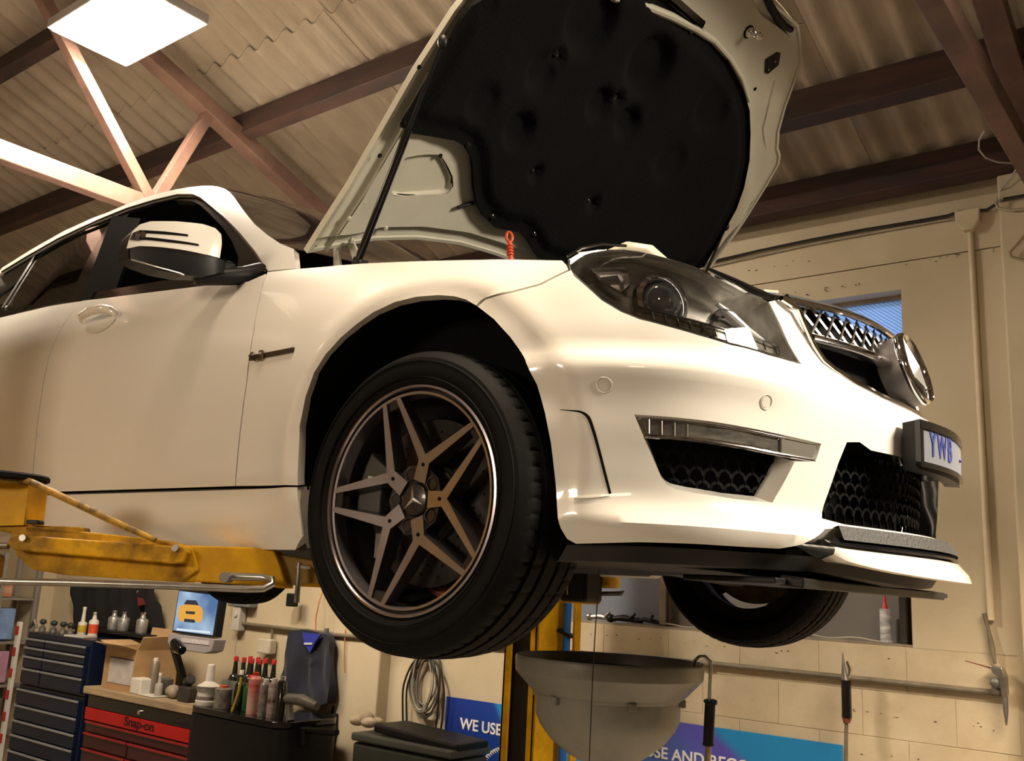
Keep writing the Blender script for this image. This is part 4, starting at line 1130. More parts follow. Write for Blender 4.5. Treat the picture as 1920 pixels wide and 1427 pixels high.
for s in (0, 1):
    mk = (lambda g: g.mirror()) if s else (lambda g: g)
    roof_side = mk(patch(GH, side_o, step=.04, depth=.02, flip=SG)).build('roof_side', M_paint, car, ang=50)
    mk(patch(GH, dlo, [w_front, w_rear, w_quart], step=.05, depth=.02, flip=SG, off=-.007)).build('window_surround', mat('black_window_trim', (.004, .004, .004), .12, var=.2, spec=.35), car, ang=50)
    mk(patch(GH, inset(w_rear, -.01), step=.06, depth=0, flip=SG, off=-.014)).build('door_glass', M_tint, car)
    mk(patch(GH, inset(w_quart, -.01), step=.08, depth=0, flip=SG, off=-.014)).build('quarter_glass', M_tint, car)
    # rubber and chrome trims
    P = lambda L, h: [Vector(GHh(SG*h)(np.array([a]), np.array([b]))[0]) for a, b in L]
    mk(G().tube(P(fr_out, .001), .0035, 6)).build('roof_seal', M_gloss_black, car)
    rail = [tuple(p) for p in inset(np.array(list(map(tuple, fr_out))+[(-2.0, 1.0)]), -.016)[:-1]][3:]
    L = [(x, beltz(x)) for x in np.linspace(-.80, -2.55, 20)]
    mk(G().tube([Vector(GHh(SG*.004)(np.array([a]), np.array([b+.002]))[0]) for a, b in L], .0065, 8)).build('belt_trim', M_chrome, car)
    L = Ig([(500, 511), (480, 510), (455, 511), (440, 514)])
    mk(G().tube(P(L, .006), [.002, .006, .007, .004], 8)).build('belt_trim', M_chrome, car)
    if not s:
        L = Ig([(62, 478), (42, 510), (20, 545), (1, 575)])
        mk(G().tube(P(L, -.008), .004, 6)).build('window_divider', M_satin, car)
# roof skin, windscreen, rear screen, hood cowl
ro = [GH(np.array([a]), np.array([b]))[0] for a, b in [tuple(p) for p in roof_top]+[(-2.95, 1.345)]]
ro = [p+np.array([0, .002, -.002]) for p in ro]
def cross(A, crown, n=14, fwd=0.0):
    V = []
    for p in A:
        for j in range(n+1):
            t = -1+2*j/n; k = 1-t*t
            V.append((p[0]+fwd*k, -t*p[1] if False else p[1]*(-t), p[2]+crown*k))
    m = n+1
    return G().add(V, [(i*m+j, i*m+j+1, (i+1)*m+j+1, (i+1)*m+j) for i in range(len(A)-1) for j in range(n)])
pilar3 = [GH(np.array([a]), np.array([b]))[0] for a, b in pil_out]
hd = [pilar3[-1]]+ro
shp('roof_skin', cross([np.array([pilar3[-1][0], pilar3[-1][1], pilar3[-1][2]])]+ro, .035, fwd=0), M_paint, ang=60)
A = pilar3[2:]
def windg(A, n=16):
    V = []
    for i, p in enumerate(A):
        f = .13*(1-i/(len(A)-1))+.06
        for j in range(n+1):
            t = -1+2*j/n; k = 1-t*t
            V.append((p[0]+f*k, -p[1]*t, p[2]+.035*k*i/(len(A)-1)-.0*k))
    m = n+1
    return G().add(V, [(i*m+j, i*m+j+1, (i+1)*m+j+1, (i+1)*m+j) for i in range(len(A)-1) for j in range(n)])
shp('windscreen', windg(A), M_wind, ang=60)
g = G(); V = []
for j in range(17):
    t = -1+2*j/16; k = 1-t*t; p = A[-1]; V += [(p[0]+.062*k+.002, -p[1]*t, p[2]+.035*k+.002), (p[0]+.062*k+.05, -p[1]*t*1.02, p[2]+.035*k-.026)]
g.add(V, [(2*i, 2*i+1, 2*i+3, 2*i+2) for i in range(16)]); shp('screen_header_band', g, M_gloss_black, ang=60)
rb = [(-2.95, -.60, 1.345), (-3.3, -.62, 1.20), (-3.62, -.66, 1.02), (-3.75, -.70, .95)]
shp('rear_screen', cross([np.array(p) for p in rb], .03), M_tint)
shp('boot_lid', cross([np.array(p) for p in [(-3.72, -.70, .96), (-3.85, -.72, .97), (-3.93, -.72, .94), (-3.96, -.74, .60), (-3.97, -.76, .35), (-3.85, -.76, .24)]], .01), M_paint)
# cabin
M_trim = mat('black_cabin_trim', (.010, .010, .010), .8, var=.3)
g = G(); g.box((-2.0, 0, .42), (2.6, 1.52, .12)); g.box((-.86, 0, .78), (.30, 1.40, .26)); shp('cabin_floor', g, M_trim, smooth=False, bev=.02)
for y in (-.38, .38):
    for x in (-1.55, -2.5):
        g = G(); g.box((x, y, .62), (.5, .50, .22)); g.box((x-.26, y, .92), (.13, .48, .52), Matrix.Rotation(-.22, 3, 'Y')); g.box((x-.33, y, 1.23), (.10, .27, .17)); shp('car_seat', g, M_trim, smooth=False, bev=.04)
g = G(); g.lathe([(.175, -.012), (.190, 0), (.175, .012), (.163, 0)], (-1.12, .37, .93), (.9, 0, -.4), 32, close=True); g.bar((-1.12, .37, .93), (-.95, .37, .86), .06, .05); g.bar((-1.12, .2, .93), (-1.12, .54, .93), .03, .03); shp('steering_wheel', g, M_trim)
hl_ = [np.array([p[0], p[1]*.985, p[2]-.028]) for p in ro]
shp('headlining', cross(hl_, .03), M_trim, ang=60)
for s in (-1, 1):
    g = G(); g.add([(-.72, s*.76, .90), (-2.6, s*.76, .94), (-2.6, s*.76, .40), (-.72, s*.80, .40)], [(0, 1, 2, 3)]); shp('door_lining', g, M_trim, smooth=False)
    g = G(); g.bar((-1.66, s*.77, .9), (-1.83, s*.60, 1.36), .10, .03); shp('pillar_trim', g, M_trim, smooth=False)

# ------------------------------------------------------------------ door mirrors
def MSb(b):
    def f(t, z):
        t = np.asarray(t, float); z = np.asarray(z, float)
        k = np.clip(1-((t-.5)/.62)**2, 0, 1)**.6*np.clip(1-((z-(.925-.03*t))/.115)**2, 0, 1)**.6
        x = -.725-.125*np.maximum(t, 0)**1.3+b*k; y = -.930-.195*t-b*.35*k
        return np.stack([x, y, z+0*x], -1)
    return f
MB_ = MSb(.040)
TR, ZM = (-.3, 1.3), (.78, 1.05)
def Im(l): return inv(l, MB_, TR, ZM, n=(80, 60))
sgm = 1 if surf_normal(MB_, np.array([.5]), np.array([.92]))[0][0] > 0 else -1
cap = Im([(241, 452), (248, 434), (262, 421), (282, 415), (330, 415), (380, 420), (404, 428), (415, 440), (416, 458), (412, 484), (380, 476), (340, 468), (300, 463), (262, 461), (237, 466)])
low = Im([(237, 467), (262, 462), (300, 464), (340, 469), (380, 477), (411, 485), (430, 488), (444, 494), (446, 503), (420, 512), (385, 518), (345, 516), (300, 507), (262, 494), (241, 484)])
for s in (0, 1):
    mk = (lambda g: g.mirror()) if s else (lambda g: g)
    mir = mk(patch(MB_, low, step=.012, depth=.05, flip=sgm, off=-.004)).build('door_mirror', M_black, car, ang=50)
    mk(patch(MB_, cap, step=.012, depth=.035, flip=sgm)).build('mirror_cap', M_paint, mir, ang=50)
    for a, b, w in (((262, 434), (352, 442), 3.0), ((262, 446), (372, 460), 3.0)):
        q = Im([(a[0], a[1]-2), ((a[0]+b[0])/2, (a[1]+b[1])/2-3.5), (b[0], b[1]-2), (b[0]+1, b[1]+1.5), ((a[0]+b[0])/2, (a[1]+b[1])/2+1.5), (a[0], a[1]+3)])
        mk(patch(MB_, q, step=.012, depth=.004, flip=sgm, off=.0018)).build('indicator_slot', M_void, mir)
    q = Im([(243, 450), (250, 437), (263, 432), (275, 433), (272, 450), (258, 452)])
    mk(patch(MB_, q, step=.012, depth=.004, flip=sgm, off=.0018)).build('indicator_lens', mat('indicator_glass', (.25, .22, .2), .08, .5, coat=1, color2=(.03, .03, .03), vscale=60), mir)
    q = Im([(264, 436), (272, 434), (274, 446), (266, 448)])
    mk(patch(MB_, q, step=.012, depth=.004, flip=sgm, off=.003)).build('indicator_highlight', M_chrome, mir)
    allo = np.vstack([cap[:10], low[7:15]])
    def back(t, z): 
        P = MB_(t, z).copy(); P[..., 0] -= .055+.0*z; P[..., 1] += .012; return P
    L = inset(resample([tuple(p) for p in allo], .015), .006); L0 = resample([tuple(p) for p in allo], .015); n = len(L)
    Aa = MB_(L0[:, 0], L0[:, 1]); Bb = MSb(.0)(L[:, 0], L[:, 1]); Bb[:, 0] -= .055; Bb[:, 1] += .008
    c = Bb.mean(0); g = G().add(list(Aa)+list(Bb)+[c], [(i, (i+1) % n, n+(i+1) % n, n+i) for i in range(n)]+[(n+i, n+(i+1) % n, 2*n) for i in range(n)])
    mk(g).build('mirror_shell', M_black, mir, ang=50)
    g = G(); g.tube([(-.775, -.965, .868), (-.745, -.90, .880), (-.725, -.845, .896), (-.73, -.79, .92)], [.026, .024, .026, .030], 12); mk(g).build('mirror_arm', M_black, mir)
    q = Im([(246, 487), (290, 500), (335, 512), (345, 516)])
    mk(G().tube([Vector(p) for p in MB_(q[:, 0], q[:, 1])], .0022, 6)).build('mirror_seam', M_satin, mir)
# ------------------------------------------------------------------ the open hood
TH = radians(48); HT = np.array([cos(TH), 0, sin(TH)]); HN = np.array([-sin(TH), 0, cos(TH)])
def H(h0):
    def f(s, y):
        s = np.asarray(s, float); y = np.asarray(y, float)
        q = h0-.06*(y/.8)**2
        return np.array([-.62, 0, .96])+s[..., None]*HT+y[..., None]*np.array([0, 1, 0])+q[..., None]*HN
    return f
HR = (-.2, 1.6), (-.95, .95)
Ih = lambda l, h=-.02: inv(l, H(h), *HR, n=(140, 120))
SGH = 1 if surf_normal(H(0), np.array([.5]), np.array([0.]))[0]@HN > 0 else -1
half = [(.250, 0), (.240, -.15), (.225, -.30), (.188, -.47), (.141, -.61), (.095, -.70), (.058, -.775), (.045, -.80), (.12, -.800), (.25, -.797), (.42, -.805), (.59, -.815), (.76, -.812), (.92, -.790), (1.005, -.772), (1.032, -.748), (1.045, -.715), (1.09, -.665), (1.16, -.618), (1.24, -.578), (1.305, -.540), (1.345, -.475), (1.372, -.42), (1.366, -.33), (1.352, -.23), (1.366, -.12), (1.372, 0)]
ho = half+[(a, -b) for a, b in half[1:-1][::-1]]
hood = patch(H(-.0), ho, step=.04, depth=.020, flip=SGH).build('hood', M_paint, car, ang=50)
# folded hem seen from below and inner frame with its pressings
def loopstrip(loops, m, name, parent=hood, ang=40):
    n = len(loops[0][0]); V = []
    for L, h in loops: V += list(H(h)(L[:, 0], L[:, 1]))
    F = [(j*n+i, j*n+(i+1) % n, (j+1)*n+(i+1) % n, (j+1)*n+i) for j in range(len(loops)-1) for i in range(n)]
    return G().add(V, F).build(name, m, parent, ang=ang)
HL = resample(ho, .03)
loopstrip([(HL, -.002), (HL, -.021), (inset(HL, .010), -.023), (inset(HL, .013), -.018), (inset(HL, .040), -.017), (inset(HL, .050), -.034)], M_paint_in, 'hood_hem')
emb = Ih([(737, 366), (741, 330), (752, 300), (768, 291), (818, 290), (828, 294), (840, 312), (848, 332), (846, 350), (834, 362), (800, 365)], -.035)
emb = np.array(catmull(emb, 3, True))
embm = emb.copy(); embm[:, 1] *= -1
hfr = inset(HL, .050)
# bonnet inner frame: humps where the pressed channels run
def Hf(h0):
    base = H(h0)
    def f(s, y):
        s = np.asarray(s, float); y = np.asarray(y, float); P = base(s, y)
        r = np.minimum(np.abs(np.abs(y)-.70)/.05, 3)
        k = .010*np.exp(-r*r)
        k2 = .012*np.exp(-(((s-1.17+.25*(np.abs(y)/.6)**2)/.045)**2))
        return P-(k+k2)[..., None]*HN
    return f
for e in (emb, embm):
    n = len(e); e2 = inset(e, .006)
    loopstrip([(e, -.034), (e2, -.022)], M_paint_in, 'frame_recess')
    patch(H(-.022), e2, step=.05, depth=0, flip=SGH).build('frame_recess', M_paint_in, hood)
    q = np.array([p for p in e]); 
# dark crescent gap round the near recess
for sg in (1, -1):
    q = Ih([(826, 292), (836, 306), (847, 330), (847, 348), (838, 360), (822, 365), (790, 366), (760, 365), (745, 363)], -.030)
    g = G().tube([Vector(H(-.031)(np.array([a]), np.array([sg*b]))[0]) for a, b in q], [.0015, .003, .0035, .004, .0035, .003, .0025, .002, .001], 6); g.build('recess_gap', M_void, hood)
# outer hem rail of the front: raised lip on the inner edge of the frame by the liner
lin_px = [(905, -6), (880, 8), (860, 35), (846, 62), (835, 82), (818, 112), (800, 145), (786, 170), (770, 198), (754, 222), (750, 236), (762, 246), (800, 252), (848, 261), (868, 272), (880, 292), (883, 315), (885, 350), (890, 378), (903, 402), (925, 424), (950, 430), (972, 432), (985, 446), (1000, 464), (1020, 471), (1040, 478), (1050, 484)]
ln = Ih(lin_px, -.050)
ln = np.array([p for p in ln if p[1] < -.02])
far = Ih([(1318, 498), (1345, 450), (1378, 390), (1392, 350), (1402, 300), (1404, 250), (1402, 205), (1390, 165), (1362, 112), (1325, 68), (1285, 30), (1240, -5)], -.050)
farm = far.copy(); farm[:, 1] *= -1            # same outline on both sides
rear = [(.30, -.10), (.285, 0)]
# near half: rear edge from photo, front edge from the far side
near_l = [tuple(p) for p in ln[::-1]]           # rear centre -> near side -> front
near_l = [(.300, -.0)]+[p for p in near_l if p[1] < -.06]
top_l = [(.86, -.80), (.955, -.70), (1.03, -.60), (1.085, -.47), (1.125, -.32), (1.14, -.15), (1.145, 0)]
loopL = [(.300, 0)]+[tuple(p) for p in near_l[1:]]+top_l
# order check
farL = [tuple(p) for p in far]                   # rear -> front on the far side
far_loop = [(1.145, 0), (1.14, .05)]+farL[::-1]+[(.44, .60), (.40, .48), (.345, .33), (.32, .18)]
liner_o = loopL[:-1]+far_loop
def bumps(px, r, d, h=-.05):
    out = []
    for (x, y), rr, dd in zip(px, r, d):
        s, w = Ih([(x, y)], h)[0]; out.append((s, w, rr, dd))
    return out
fr_ = patch(Hf(-.034), hfr, [emb, embm, inset(resample(liner_o, .03), .03)], step=.03, depth=.0, flip=SGH).build('hood_frame', M_paint_in, hood, ang=50)
BP = bumps([(1105, 35), (1215, 118), (1120, 190), (1172, 225), (968, 240), (1045, 100), (1155, 180), (1000, 320), (1108, 378), (1010, 130), (1330, 200), (1250, 300), (900, 190)],
           [.085, .085, .045, .045, .050, .022, .020, .022, .022, .05, .07, .06, .05], [-.020, -.020, -.014, -.014, -.014, -.012, -.012, -.010, -.010, -.010, -.010, -.006, -.008])
def HLn(h0):
    base = H(h0)
    def f(s, y):
        s = np.asarray(s, float); y = np.asarray(y, float); P = base(s, y); k = 0*s+0*y
        for a, b, r, d in BP:
            q = np.hypot(s-a, y-b)/r
            k = k+1.7*d/(1+np.exp((q-1)*13))
        # stepped border of the quilted pad
        L_ = LIN
        k = k+.0
        dmin = np.sqrt(((s.ravel()[:, None]-L_[None, :, 0])**2+(y.ravel()[:, None]-L_[None, :, 1])**2).min(1)).reshape(s.shape)
        k = k+.016*np.clip((dmin-.035)/.02, 0, 1)**1.0
        return P-k[..., None]*HN
    return f
LIN = resample(liner_o, .03)
liner = patch(HLn(-.050), liner_o, step=.016, depth=.010, flip=SGH).build('hood_liner', M_liner, hood, ang=70)
# liner clips
for px in [(926, 410), (1004, 442), (1300, 60), (760, 236), (1048, 104), (1158, 186), (1000, 322), (1106, 380), (880, 275)]:
    s, y = Ih([px], -.06)[0]; p = Vector(HLn(-.050)(np.array([s]), np.array([y]))[0]); n = Vector(-HN)
    G().lathe([(.001, .004), (.007, .003), (.010, .0), (.010, -.004)], p+n*.002, n, 14).build('liner_clip', M_gloss_black, hood)
# latch striker, its dark plate, diamond opening, rubber buffer, seal strip
def hp(px, h): 
    s, y = Ih([px], h)[0]; return Vector(H(h)(np.array([s]), np.array([y]))[0])
def hplate(px, h, m, name, depth=.004):
    return patch(H(h), Ih(px, h), step=.02, depth=depth, flip=-SGH).build(name, m, hood, ang=40)
p = hp((1404, 60), -.036); n = Vector(-HN)
G().lathe([(.001, .052), (.011, .050), (.012, .044), (.007, .040), (.006, .030), (.010, .028), (.010, .024), (.006, .022), (.006, .010), (.016, .008), (.017, .0)], p, n+Vector(HT)*.1, 20).build('hood_striker', M_chrome, hood)
G().lathe([(.001, .002), (.020, .0015), (.021, 0)], p, n, 20).build('striker_hole', M_void, hood)
hplate([(1436, 112), (1458, 98), (1464, 100), (1460, 122), (1440, 139), (1435, 136)], -.038, M_black, 'latch_opening', .003)
for c in ((1454, 116), (1441, 131)):
    G().sphere(hp(c, -.042), .003, 8, 6).build('latch_spring', M_satin, hood)
for c in ((1416, 167), (712, 292), (786, 126), (826, 292)):
    q = hp(c, -.036); G().lathe([(.001, .0012), (.006, .001), (.0065, 0)], q, n, 12).build('frame_hole', M_void, hood)
q = [hp(c, -.030) for c in ((1438, -4), (1446, 14), (1458, 34), (1470, 48), (1484, 56))]
G().tube(q, [.013, .013, .013, .013, .010], 10).build('hood_seal', M_black, hood)
q = [hp(c, -.018) for c in ((1452, -4), (1470, 16), (1484, 34), (1492, 46), (1504, 44))]
G().tube(q, .0035, 8).build('grille_trim', M_chrome, hood)
q = [hp(c, -.045) for c in ((858, 389), (874, 384), (888, 380))]
G().tube(q, [.005, .006, .006], 8).build('washer_hose', M_black, hood)
# far channel ribs of the frame
for L_, w in (((1396, 150), (1409, 200), (1411, 260), (1404, 320), (1395, 360)), .006), (((1452, 150), (1440, 200), (1430, 240), (1436, 285)), .008), (((1410, 378), (1380, 430), (1352, 470), (1330, 500)), .007):
    G().tube([hp(c, -.030) for c in L_], w, 10).build('frame_rib', M_paint_in, hood)
g = G()
for L_ in (((1150, -6), (1206, 10), (1256, 30), (1304, 54), (1338, 76), (1368, 110), (1390, 146), (1404, 190)),):
    G().tube([hp(c, -.050) for c in L_], [.013, .013, .013, .012, .011, .010, .009, .006], 10).build('frame_rib', M_paint_in, hood)
# hinges and gas struts
for s in (1, -1):
    A0 = Vector(atc(640, 500, y=-.69)); 
    g = G(); V = [atc(*p, y=-.70) for p in [(668, 375), (680, 372), (672, 395), (655, 425), (648, 450), (634, 470), (640, 502), (628, 502), (628, 470), (640, 440), (652, 405)]]
    V = [(p[0], p[2]) for p in V]
    g.prism(V, (0, -.700, 0), (1, 0, 0), (0, 0, 1), .012)
    V = [atc(*p, y=-.69) for p in [(655, 436), (664, 458), (672, 475), (676, 498), (662, 500), (658, 478), (648, 455)]]
    g2 = G().prism([(p[0], p[2]) for p in V], (0, -.685, 0), (1, 0, 0), (0, 0, 1), .008)
    V = [atc(*p, y=-.71) for p in [(600, 460), (618, 452), (650, 452), (640, 470), (628, 500), (612, 470)]]
    (g if s > 0 else g.mirror()).build('hood_hinge', M_paint_in, car, smooth=False, bev=.002)
    (g2 if s > 0 else g2.mirror()).build('hinge_arm', M_paint_in, car, smooth=False, bev=.002)
    if s > 0:
        a = Vector(atc(670, 491, y=-.72)); b = hp((830, 78), -.060); t_ = Vector(atc(768, 240, y=-.76)); m_ = t_
    else:
        a, b = Vector(atc(1326, 505, y=.70)), Vector(atc(1361, 424, y=.72)); m_ = a+(b-a)*.72
        a2 = Vector(atc(672, 491, y=-.70)); a2.y *= -1
        b = Vector(atc(1361, 424, y=.72)); a = Vector((-.30, .70, .93)); m_ = a+(b-a)*.60
    m_ = a+(b-a)*((m_-a).length/(b-a).length)
    st = G().tube([a, m_], .0105, 14).build('gas_strut', M_gloss_black, car)
    G().tube([m_, b], .0052, 10).build('strut_rod', M_black, st)
    G().sphere(a, (.016, .014, .018), 12, 8).build('strut_joint', M_black, st)
    G().sphere(b, (.013, .012, .018), 12, 8).build('strut_joint', M_black, st)
    G().tube([a+Vector((.01, s*.0, 0)), a+Vector((.018, s*.02, .0))], .006, 8).build('strut_ball', M_chrome, st)
# frame fasteners on the inner frame near the hinge
for c in ((683, 380), (683, 405), (723, 428), (655, 410), (660, 452)):
    G().lathe([(.001, .005), (.006, .004), (.008, 0)], hp(c, -.036), n, 10).build('hinge_bolt', M_paint_in, hood)
# engine bay: dark tub, inner wings, cowl, dipstick
g = G(); g.add([(-.62, -.74, .80), (.30, -.74, .72), (.52, -.50, .70), (.60, 0, .70), (.52, .50, .70), (.30, .74, .72), (-.62, .74, .80),
       (-.62, -.70, .40), (.30, -.70, .40), (.50, -.5, .40), (.58, 0, .40), (.50, .50, .40), (.30, .70, .40), (-.62, .70, .40)],
      [(i, i+1, 8+i, 7+i) for i in range(6)]+[(6, 0, 7, 13)]+[(7, 8, 9, 10, 11, 12, 13)]); shp('engine_bay', g, M_void, smooth=False)
g = G(); g.box((-.15, 0, .62), (.55, .75, .22)); g.box((.20, 0, .58), (.25, .55, .20)); shp('engine_cover', g, M_under, smooth=False, bev=.03)
g = G(); V = []
for j in range(13):
    t = -1+2*j/12; k = 1-t*t; V += [(-.60+.10*k, .76*t, .905), (-.48+.14*k, .74*t, .875), (-.44+.14*k, .74*t, .80)]
g.add(V, [(3*i+a, 3*i+a+1, 3*i+a+4, 3*i+a+3) for i in range(12) for a in (0, 1)]); shp('scuttle_panel', g, M_black, ang=40)
for s in (0, 1):
    # return flange along the top of the wing
    V = []; L = resample([tuple(p) for p in fen_top], .05)[:len(fen_top)*3]
    us_ = np.linspace(fen_top[0][0], fen_top[-1][0], 24); zs_ = np.interp(us_, fen_top[:, 0], fen_top[:, 1])
    A = S(us_, zs_-.002); B = A.copy(); B[:, 1] += .03; B[:, 2] -= .004; Cq = A.copy(); Cq[:, 1] += .05; Cq[:, 2] -= .06
    n2 = 24; g = G().add(list(A)+list(B)+list(Cq), [(j*n2+i, j*n2+i+1, (j+1)*n2+i+1, (j+1)*n2+i) for j in range(2) for i in range(n2-1)])
    shp('wing_flange', g.mirror() if s else g, M_paint_in)
    g = G(); c = Vector(atc(1178, 468, y=-.62)); 
    g.tube([c+Vector((-.09, -.02, -.05)), c+Vector((-.05, 0, -.015)), c+Vector((0, .0, -.004)), c+Vector((.05, .0, -.02)), c+Vector((.09, .02, -.06))], [.02, .022, .022, .022, .02], 12)
    shp('lamp_bracket', g.mirror() if s else g, M_paint_in)
    # black seal and bolted edge above the lamp towards the grille
    q = [Vector(atc(px, py, y=yy)) for px, py, yy in ((1064, 481, -.80), (1090, 466, -.77), (1130, 458, -.73), (1175, 461, -.70), (1330, 505, -.60), (1375, 526, -.56), (1410, 544, -.51), (1440, 556, -.45), (1462, 560, -.40), (1490, 567, -.36))]
    g = G().tube(q[4:], [.004, .007, .009, .008, .007, .005], 8); shp('lamp_top_seal', g.mirror() if s else g, M_gloss_black)
    g = G().tube(q[:4], [.003, .004, .004, .003], 8); shp('lamp_top_seal', g.mirror() if s else g, M_gloss_black)
q = [Vector(GSh(-.004)(np.array([y]), np.array([zt0+.010+.012*(1-(y/.4)**2)]))[0]) for y in np.linspace(-.40, .40, 24)]
g = G().tube(q, .008, 8); shp('grille_top_bar', g, M_black)
g = G(); g.bar(Vector(atc(1424, 546, y=-.40)), Vector(atc(1452, 548, y=-.30)), .02, .006); shp('bay_bracket', g, M_paint_in, smooth=False)
c = Vector(atc(957, 478, y=-.52)); d = Vector(atc(955, 445, y=-.52)); ux = (d-c).normalized()
g = G(); g.tube([c-ux*.05, c+ux*.0], .0065, 10)
for k in range(4): g.lathe([(.005, -.0035), (.0095, -.001), (.0095, .001), (.005, .0035)], c+ux*(.0+.0085*k), ux, 14)
g.tube([c, c+ux*.037], .0055, 10)
R = .0095; cc = c+ux*.050; ex = Vector(_r); loop = [cc+ex*(R*.8*cos(t))+ux*(R*1.5*sin(t)) for t in np.linspace(-pi/2, 3*pi/2, 25)]
g.tube(loop, .0036, 8, caps=False)
dipc = g.build('dipstick', M_red_plastic, car, ang=50)
# ------------------------------------------------------------------ two-post lift
lift = empty('car_lift', 'yellow two-post car lift carrying the white car on its arms', 'car lift', (-1.5, 1.65, 0))
M_blue = mat('blue_paint', (.02, .14, .50), .35, var=.2)
M_post_in = mat('black_greased_channel', (.014, .012, .010), .4, var=.5, vscale=6)
def post(s, x0, x1, ya, yb, xc):
    """s=+1 far post, -1 near post; open channel facing the car"""
    y = lambda q: s*q
    g = G()
    g.box(((x0+x1)/2, y(yb-.008), 1.45), (x1-x0, .016, 2.9))
    g.box((x0+.008, y((ya+yb)/2), 1.45), (.016, yb-ya, 2.9)); g.box((x1-.008, y((ya+yb)/2), 1.45), (.016, yb-ya, 2.9))
    g.box((x0+.022, y(ya+.008), 1.45), (.044, .016, 2.9)); g.box((x1-.022, y(ya+.008), 1.45), (.044, .016, 2.9))
    g.box(((x0+x1)/2, y(yb-.05), .01), (x1-x0+.3, .45, .02))
    g.build('post', M_yellow, lift, smooth=False, bev=.004)
    g = G(); g.box(((x0+x1)/2, y(ya+.10), 1.28), (x1-x0-.04, .14, .95)); g.build('carriage', M_post_in, lift, smooth=False, bev=.006)
    g = G(); g.box(((x0+x1)/2, y(ya+.02), .40), (x1-x0-.10, .03, .78)); g.build('post_cover', M_post_in, lift, smooth=False, bev=.003)
XA, XB = float(at(941, 1300, y=1.62)[0]), float(at(1003, 1300, y=1.62)[0])
post(1, XA, XB, 1.62, 1.90, 0)
post(-1, -1.72, -1.44, 1.75, 2.02, 0)
xs = XB+.004
g = G(); g.tube([(xs+.045, 1.80, .4), (xs+.045, 1.80, 2.5)], .020, 16); g.build('hydraulic_ram', M_blue, lift)
g = G(); g.box((xs+.085, 1.83, 1.45), (.018, .05, 2.4)); g.build('cable_guard', M_yellow, lift, smooth=False, bev=.003)
for z in (1.42, 1.62, 1.88, 2.15):
    g = G(); g.box((xs+.04, 1.80, z), (.085, .045, .018), Matrix.Rotation(.35, 3, 'Y')); g.build('ram_bracket', M_black, lift, smooth=False, bev=.002)
# far front arm with its pad
pf = at(1090, 1100, y=.80); px_, pz_ = float(pf[0]), float(pf[2])
g = G(); g.bar((XB-.12, 1.60, pz_-.02), (px_-.02, .86, pz_-.02), .13, .09); g.build('lift_arm', M_yellow, lift, smooth=False, bev=.01)
g = G(); g.box((px_, .80, pz_), (.12, .12, .115)); g.build('arm_pad', M_black, lift, smooth=False, bev=.012)
g = G(); g.box((px_-.02, .738, pz_+.005), (.006, .003, .075)); g.build('pad_highlight_slot', M_satin, lift, smooth=False)
a = at(1112, 1086, y=.9); b = at(1150, 1097, y=.9)
g = G(); g.box(((a[0]+b[0])/2, .9, (a[2]+b[2])/2), (b[0]-a[0]+.02, .08, .045)); g.build('arm_tip', M_yellow, lift, smooth=False, bev=.012)
g = G(); g.tube([at(1105, 1114, y=.88), at(1165, 1113, y=.88), at(1170, 1108, y=.88)], [.009, .009, .004], 10); g.build('arm_pin', M_dirt_steel, lift)
# far rear arm
g = G(); g.bar((XA+.08, 1.60, pz_-.02), (-2.35, .80, pz_-.02), .13, .09); g.box((-2.35, .80, 1.86), (.12, .12, .10)); g.build('lift_arm', M_yellow, lift, smooth=False, bev=.01)
# near front arm: a telescoping box swung forward under the sill
def AS(t, z):
    t = np.asarray(t, float); z = np.asarray(z, float)
    return np.stack([-1.06+.61*t+0*z, -1.27+.47*t+0*z, z+0*t], -1)
AN = Vector((.47, -.61, 0)).normalized()          # towards the photographer
Ia = lambda l: inv(l, AS, (-1.5, 1.6), (1.4, 2.4), n=(120, 60), O=CAM)
def armplate(px, m, name, depth=.09, push=0.0, bev=.004, parent=lift):
    q = Ia(px); ex = Vector((.61, .47, 0)); L = ex.length
    o = Vector((-1.06, -1.27, 0))+AN*(push-depth/2)
    g = G().prism([(float(a)*L, float(b)) for a, b in q], o, ex/L, Vector((0, 0, 1)), depth)
    return g.build(name, m, parent, smooth=False, bev=bev)
def ap(px, py, push=0.0):
    q = Ia([(px, py)])[0]; return Vector(AS(q[0], q[1]))+AN*push
armplate([(-60, 985), (20, 1000), (30, 1040), (60, 1068), (120, 1078), (340, 1092), (372, 1070), (360, 1028), (300, 1012), (45, 985)], M_yellow_dirty, 'arm_sleeve', .10, 0)
armplate([(34, 1003), (110, 1009), (352, 1026), (359, 1036), (352, 1056), (330, 1058), (40, 1033), (22, 1020)], M_yellow_dirty, 'sleeve_flange', .03, .028)
armplate([(340, 1022), (470, 1026), (512, 1032), (524, 1062), (536, 1104), (480, 1098), (345, 1090)], M_yellow, 'arm_extension', .08, -.008)
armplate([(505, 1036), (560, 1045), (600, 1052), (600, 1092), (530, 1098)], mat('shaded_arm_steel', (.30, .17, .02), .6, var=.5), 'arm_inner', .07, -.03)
armplate([(-60, 905), (58, 905), (58, 905), (48, 985), (-60, 988)], M_yellow, 'pad_tower', .10, .01)
armplate([(46, 984), (150, 988), (152, 1000), (46, 997)], M_yellow_dirty, 'top_block', .06, .0)
armplate([(56, 975), (80, 976), (82, 984), (56, 984)], M_black, 'lock_lever', .03, .02)
c = ap(0, 892, -.02)
g = G().lathe([(.001, .007), (.100, .007), (.104, .003), (.104, -.006), (.098, -.009), (.001, -.009)], c, (0, 0, 1), 40); g.build('pad_disc', M_rubber, lift, ang=40)
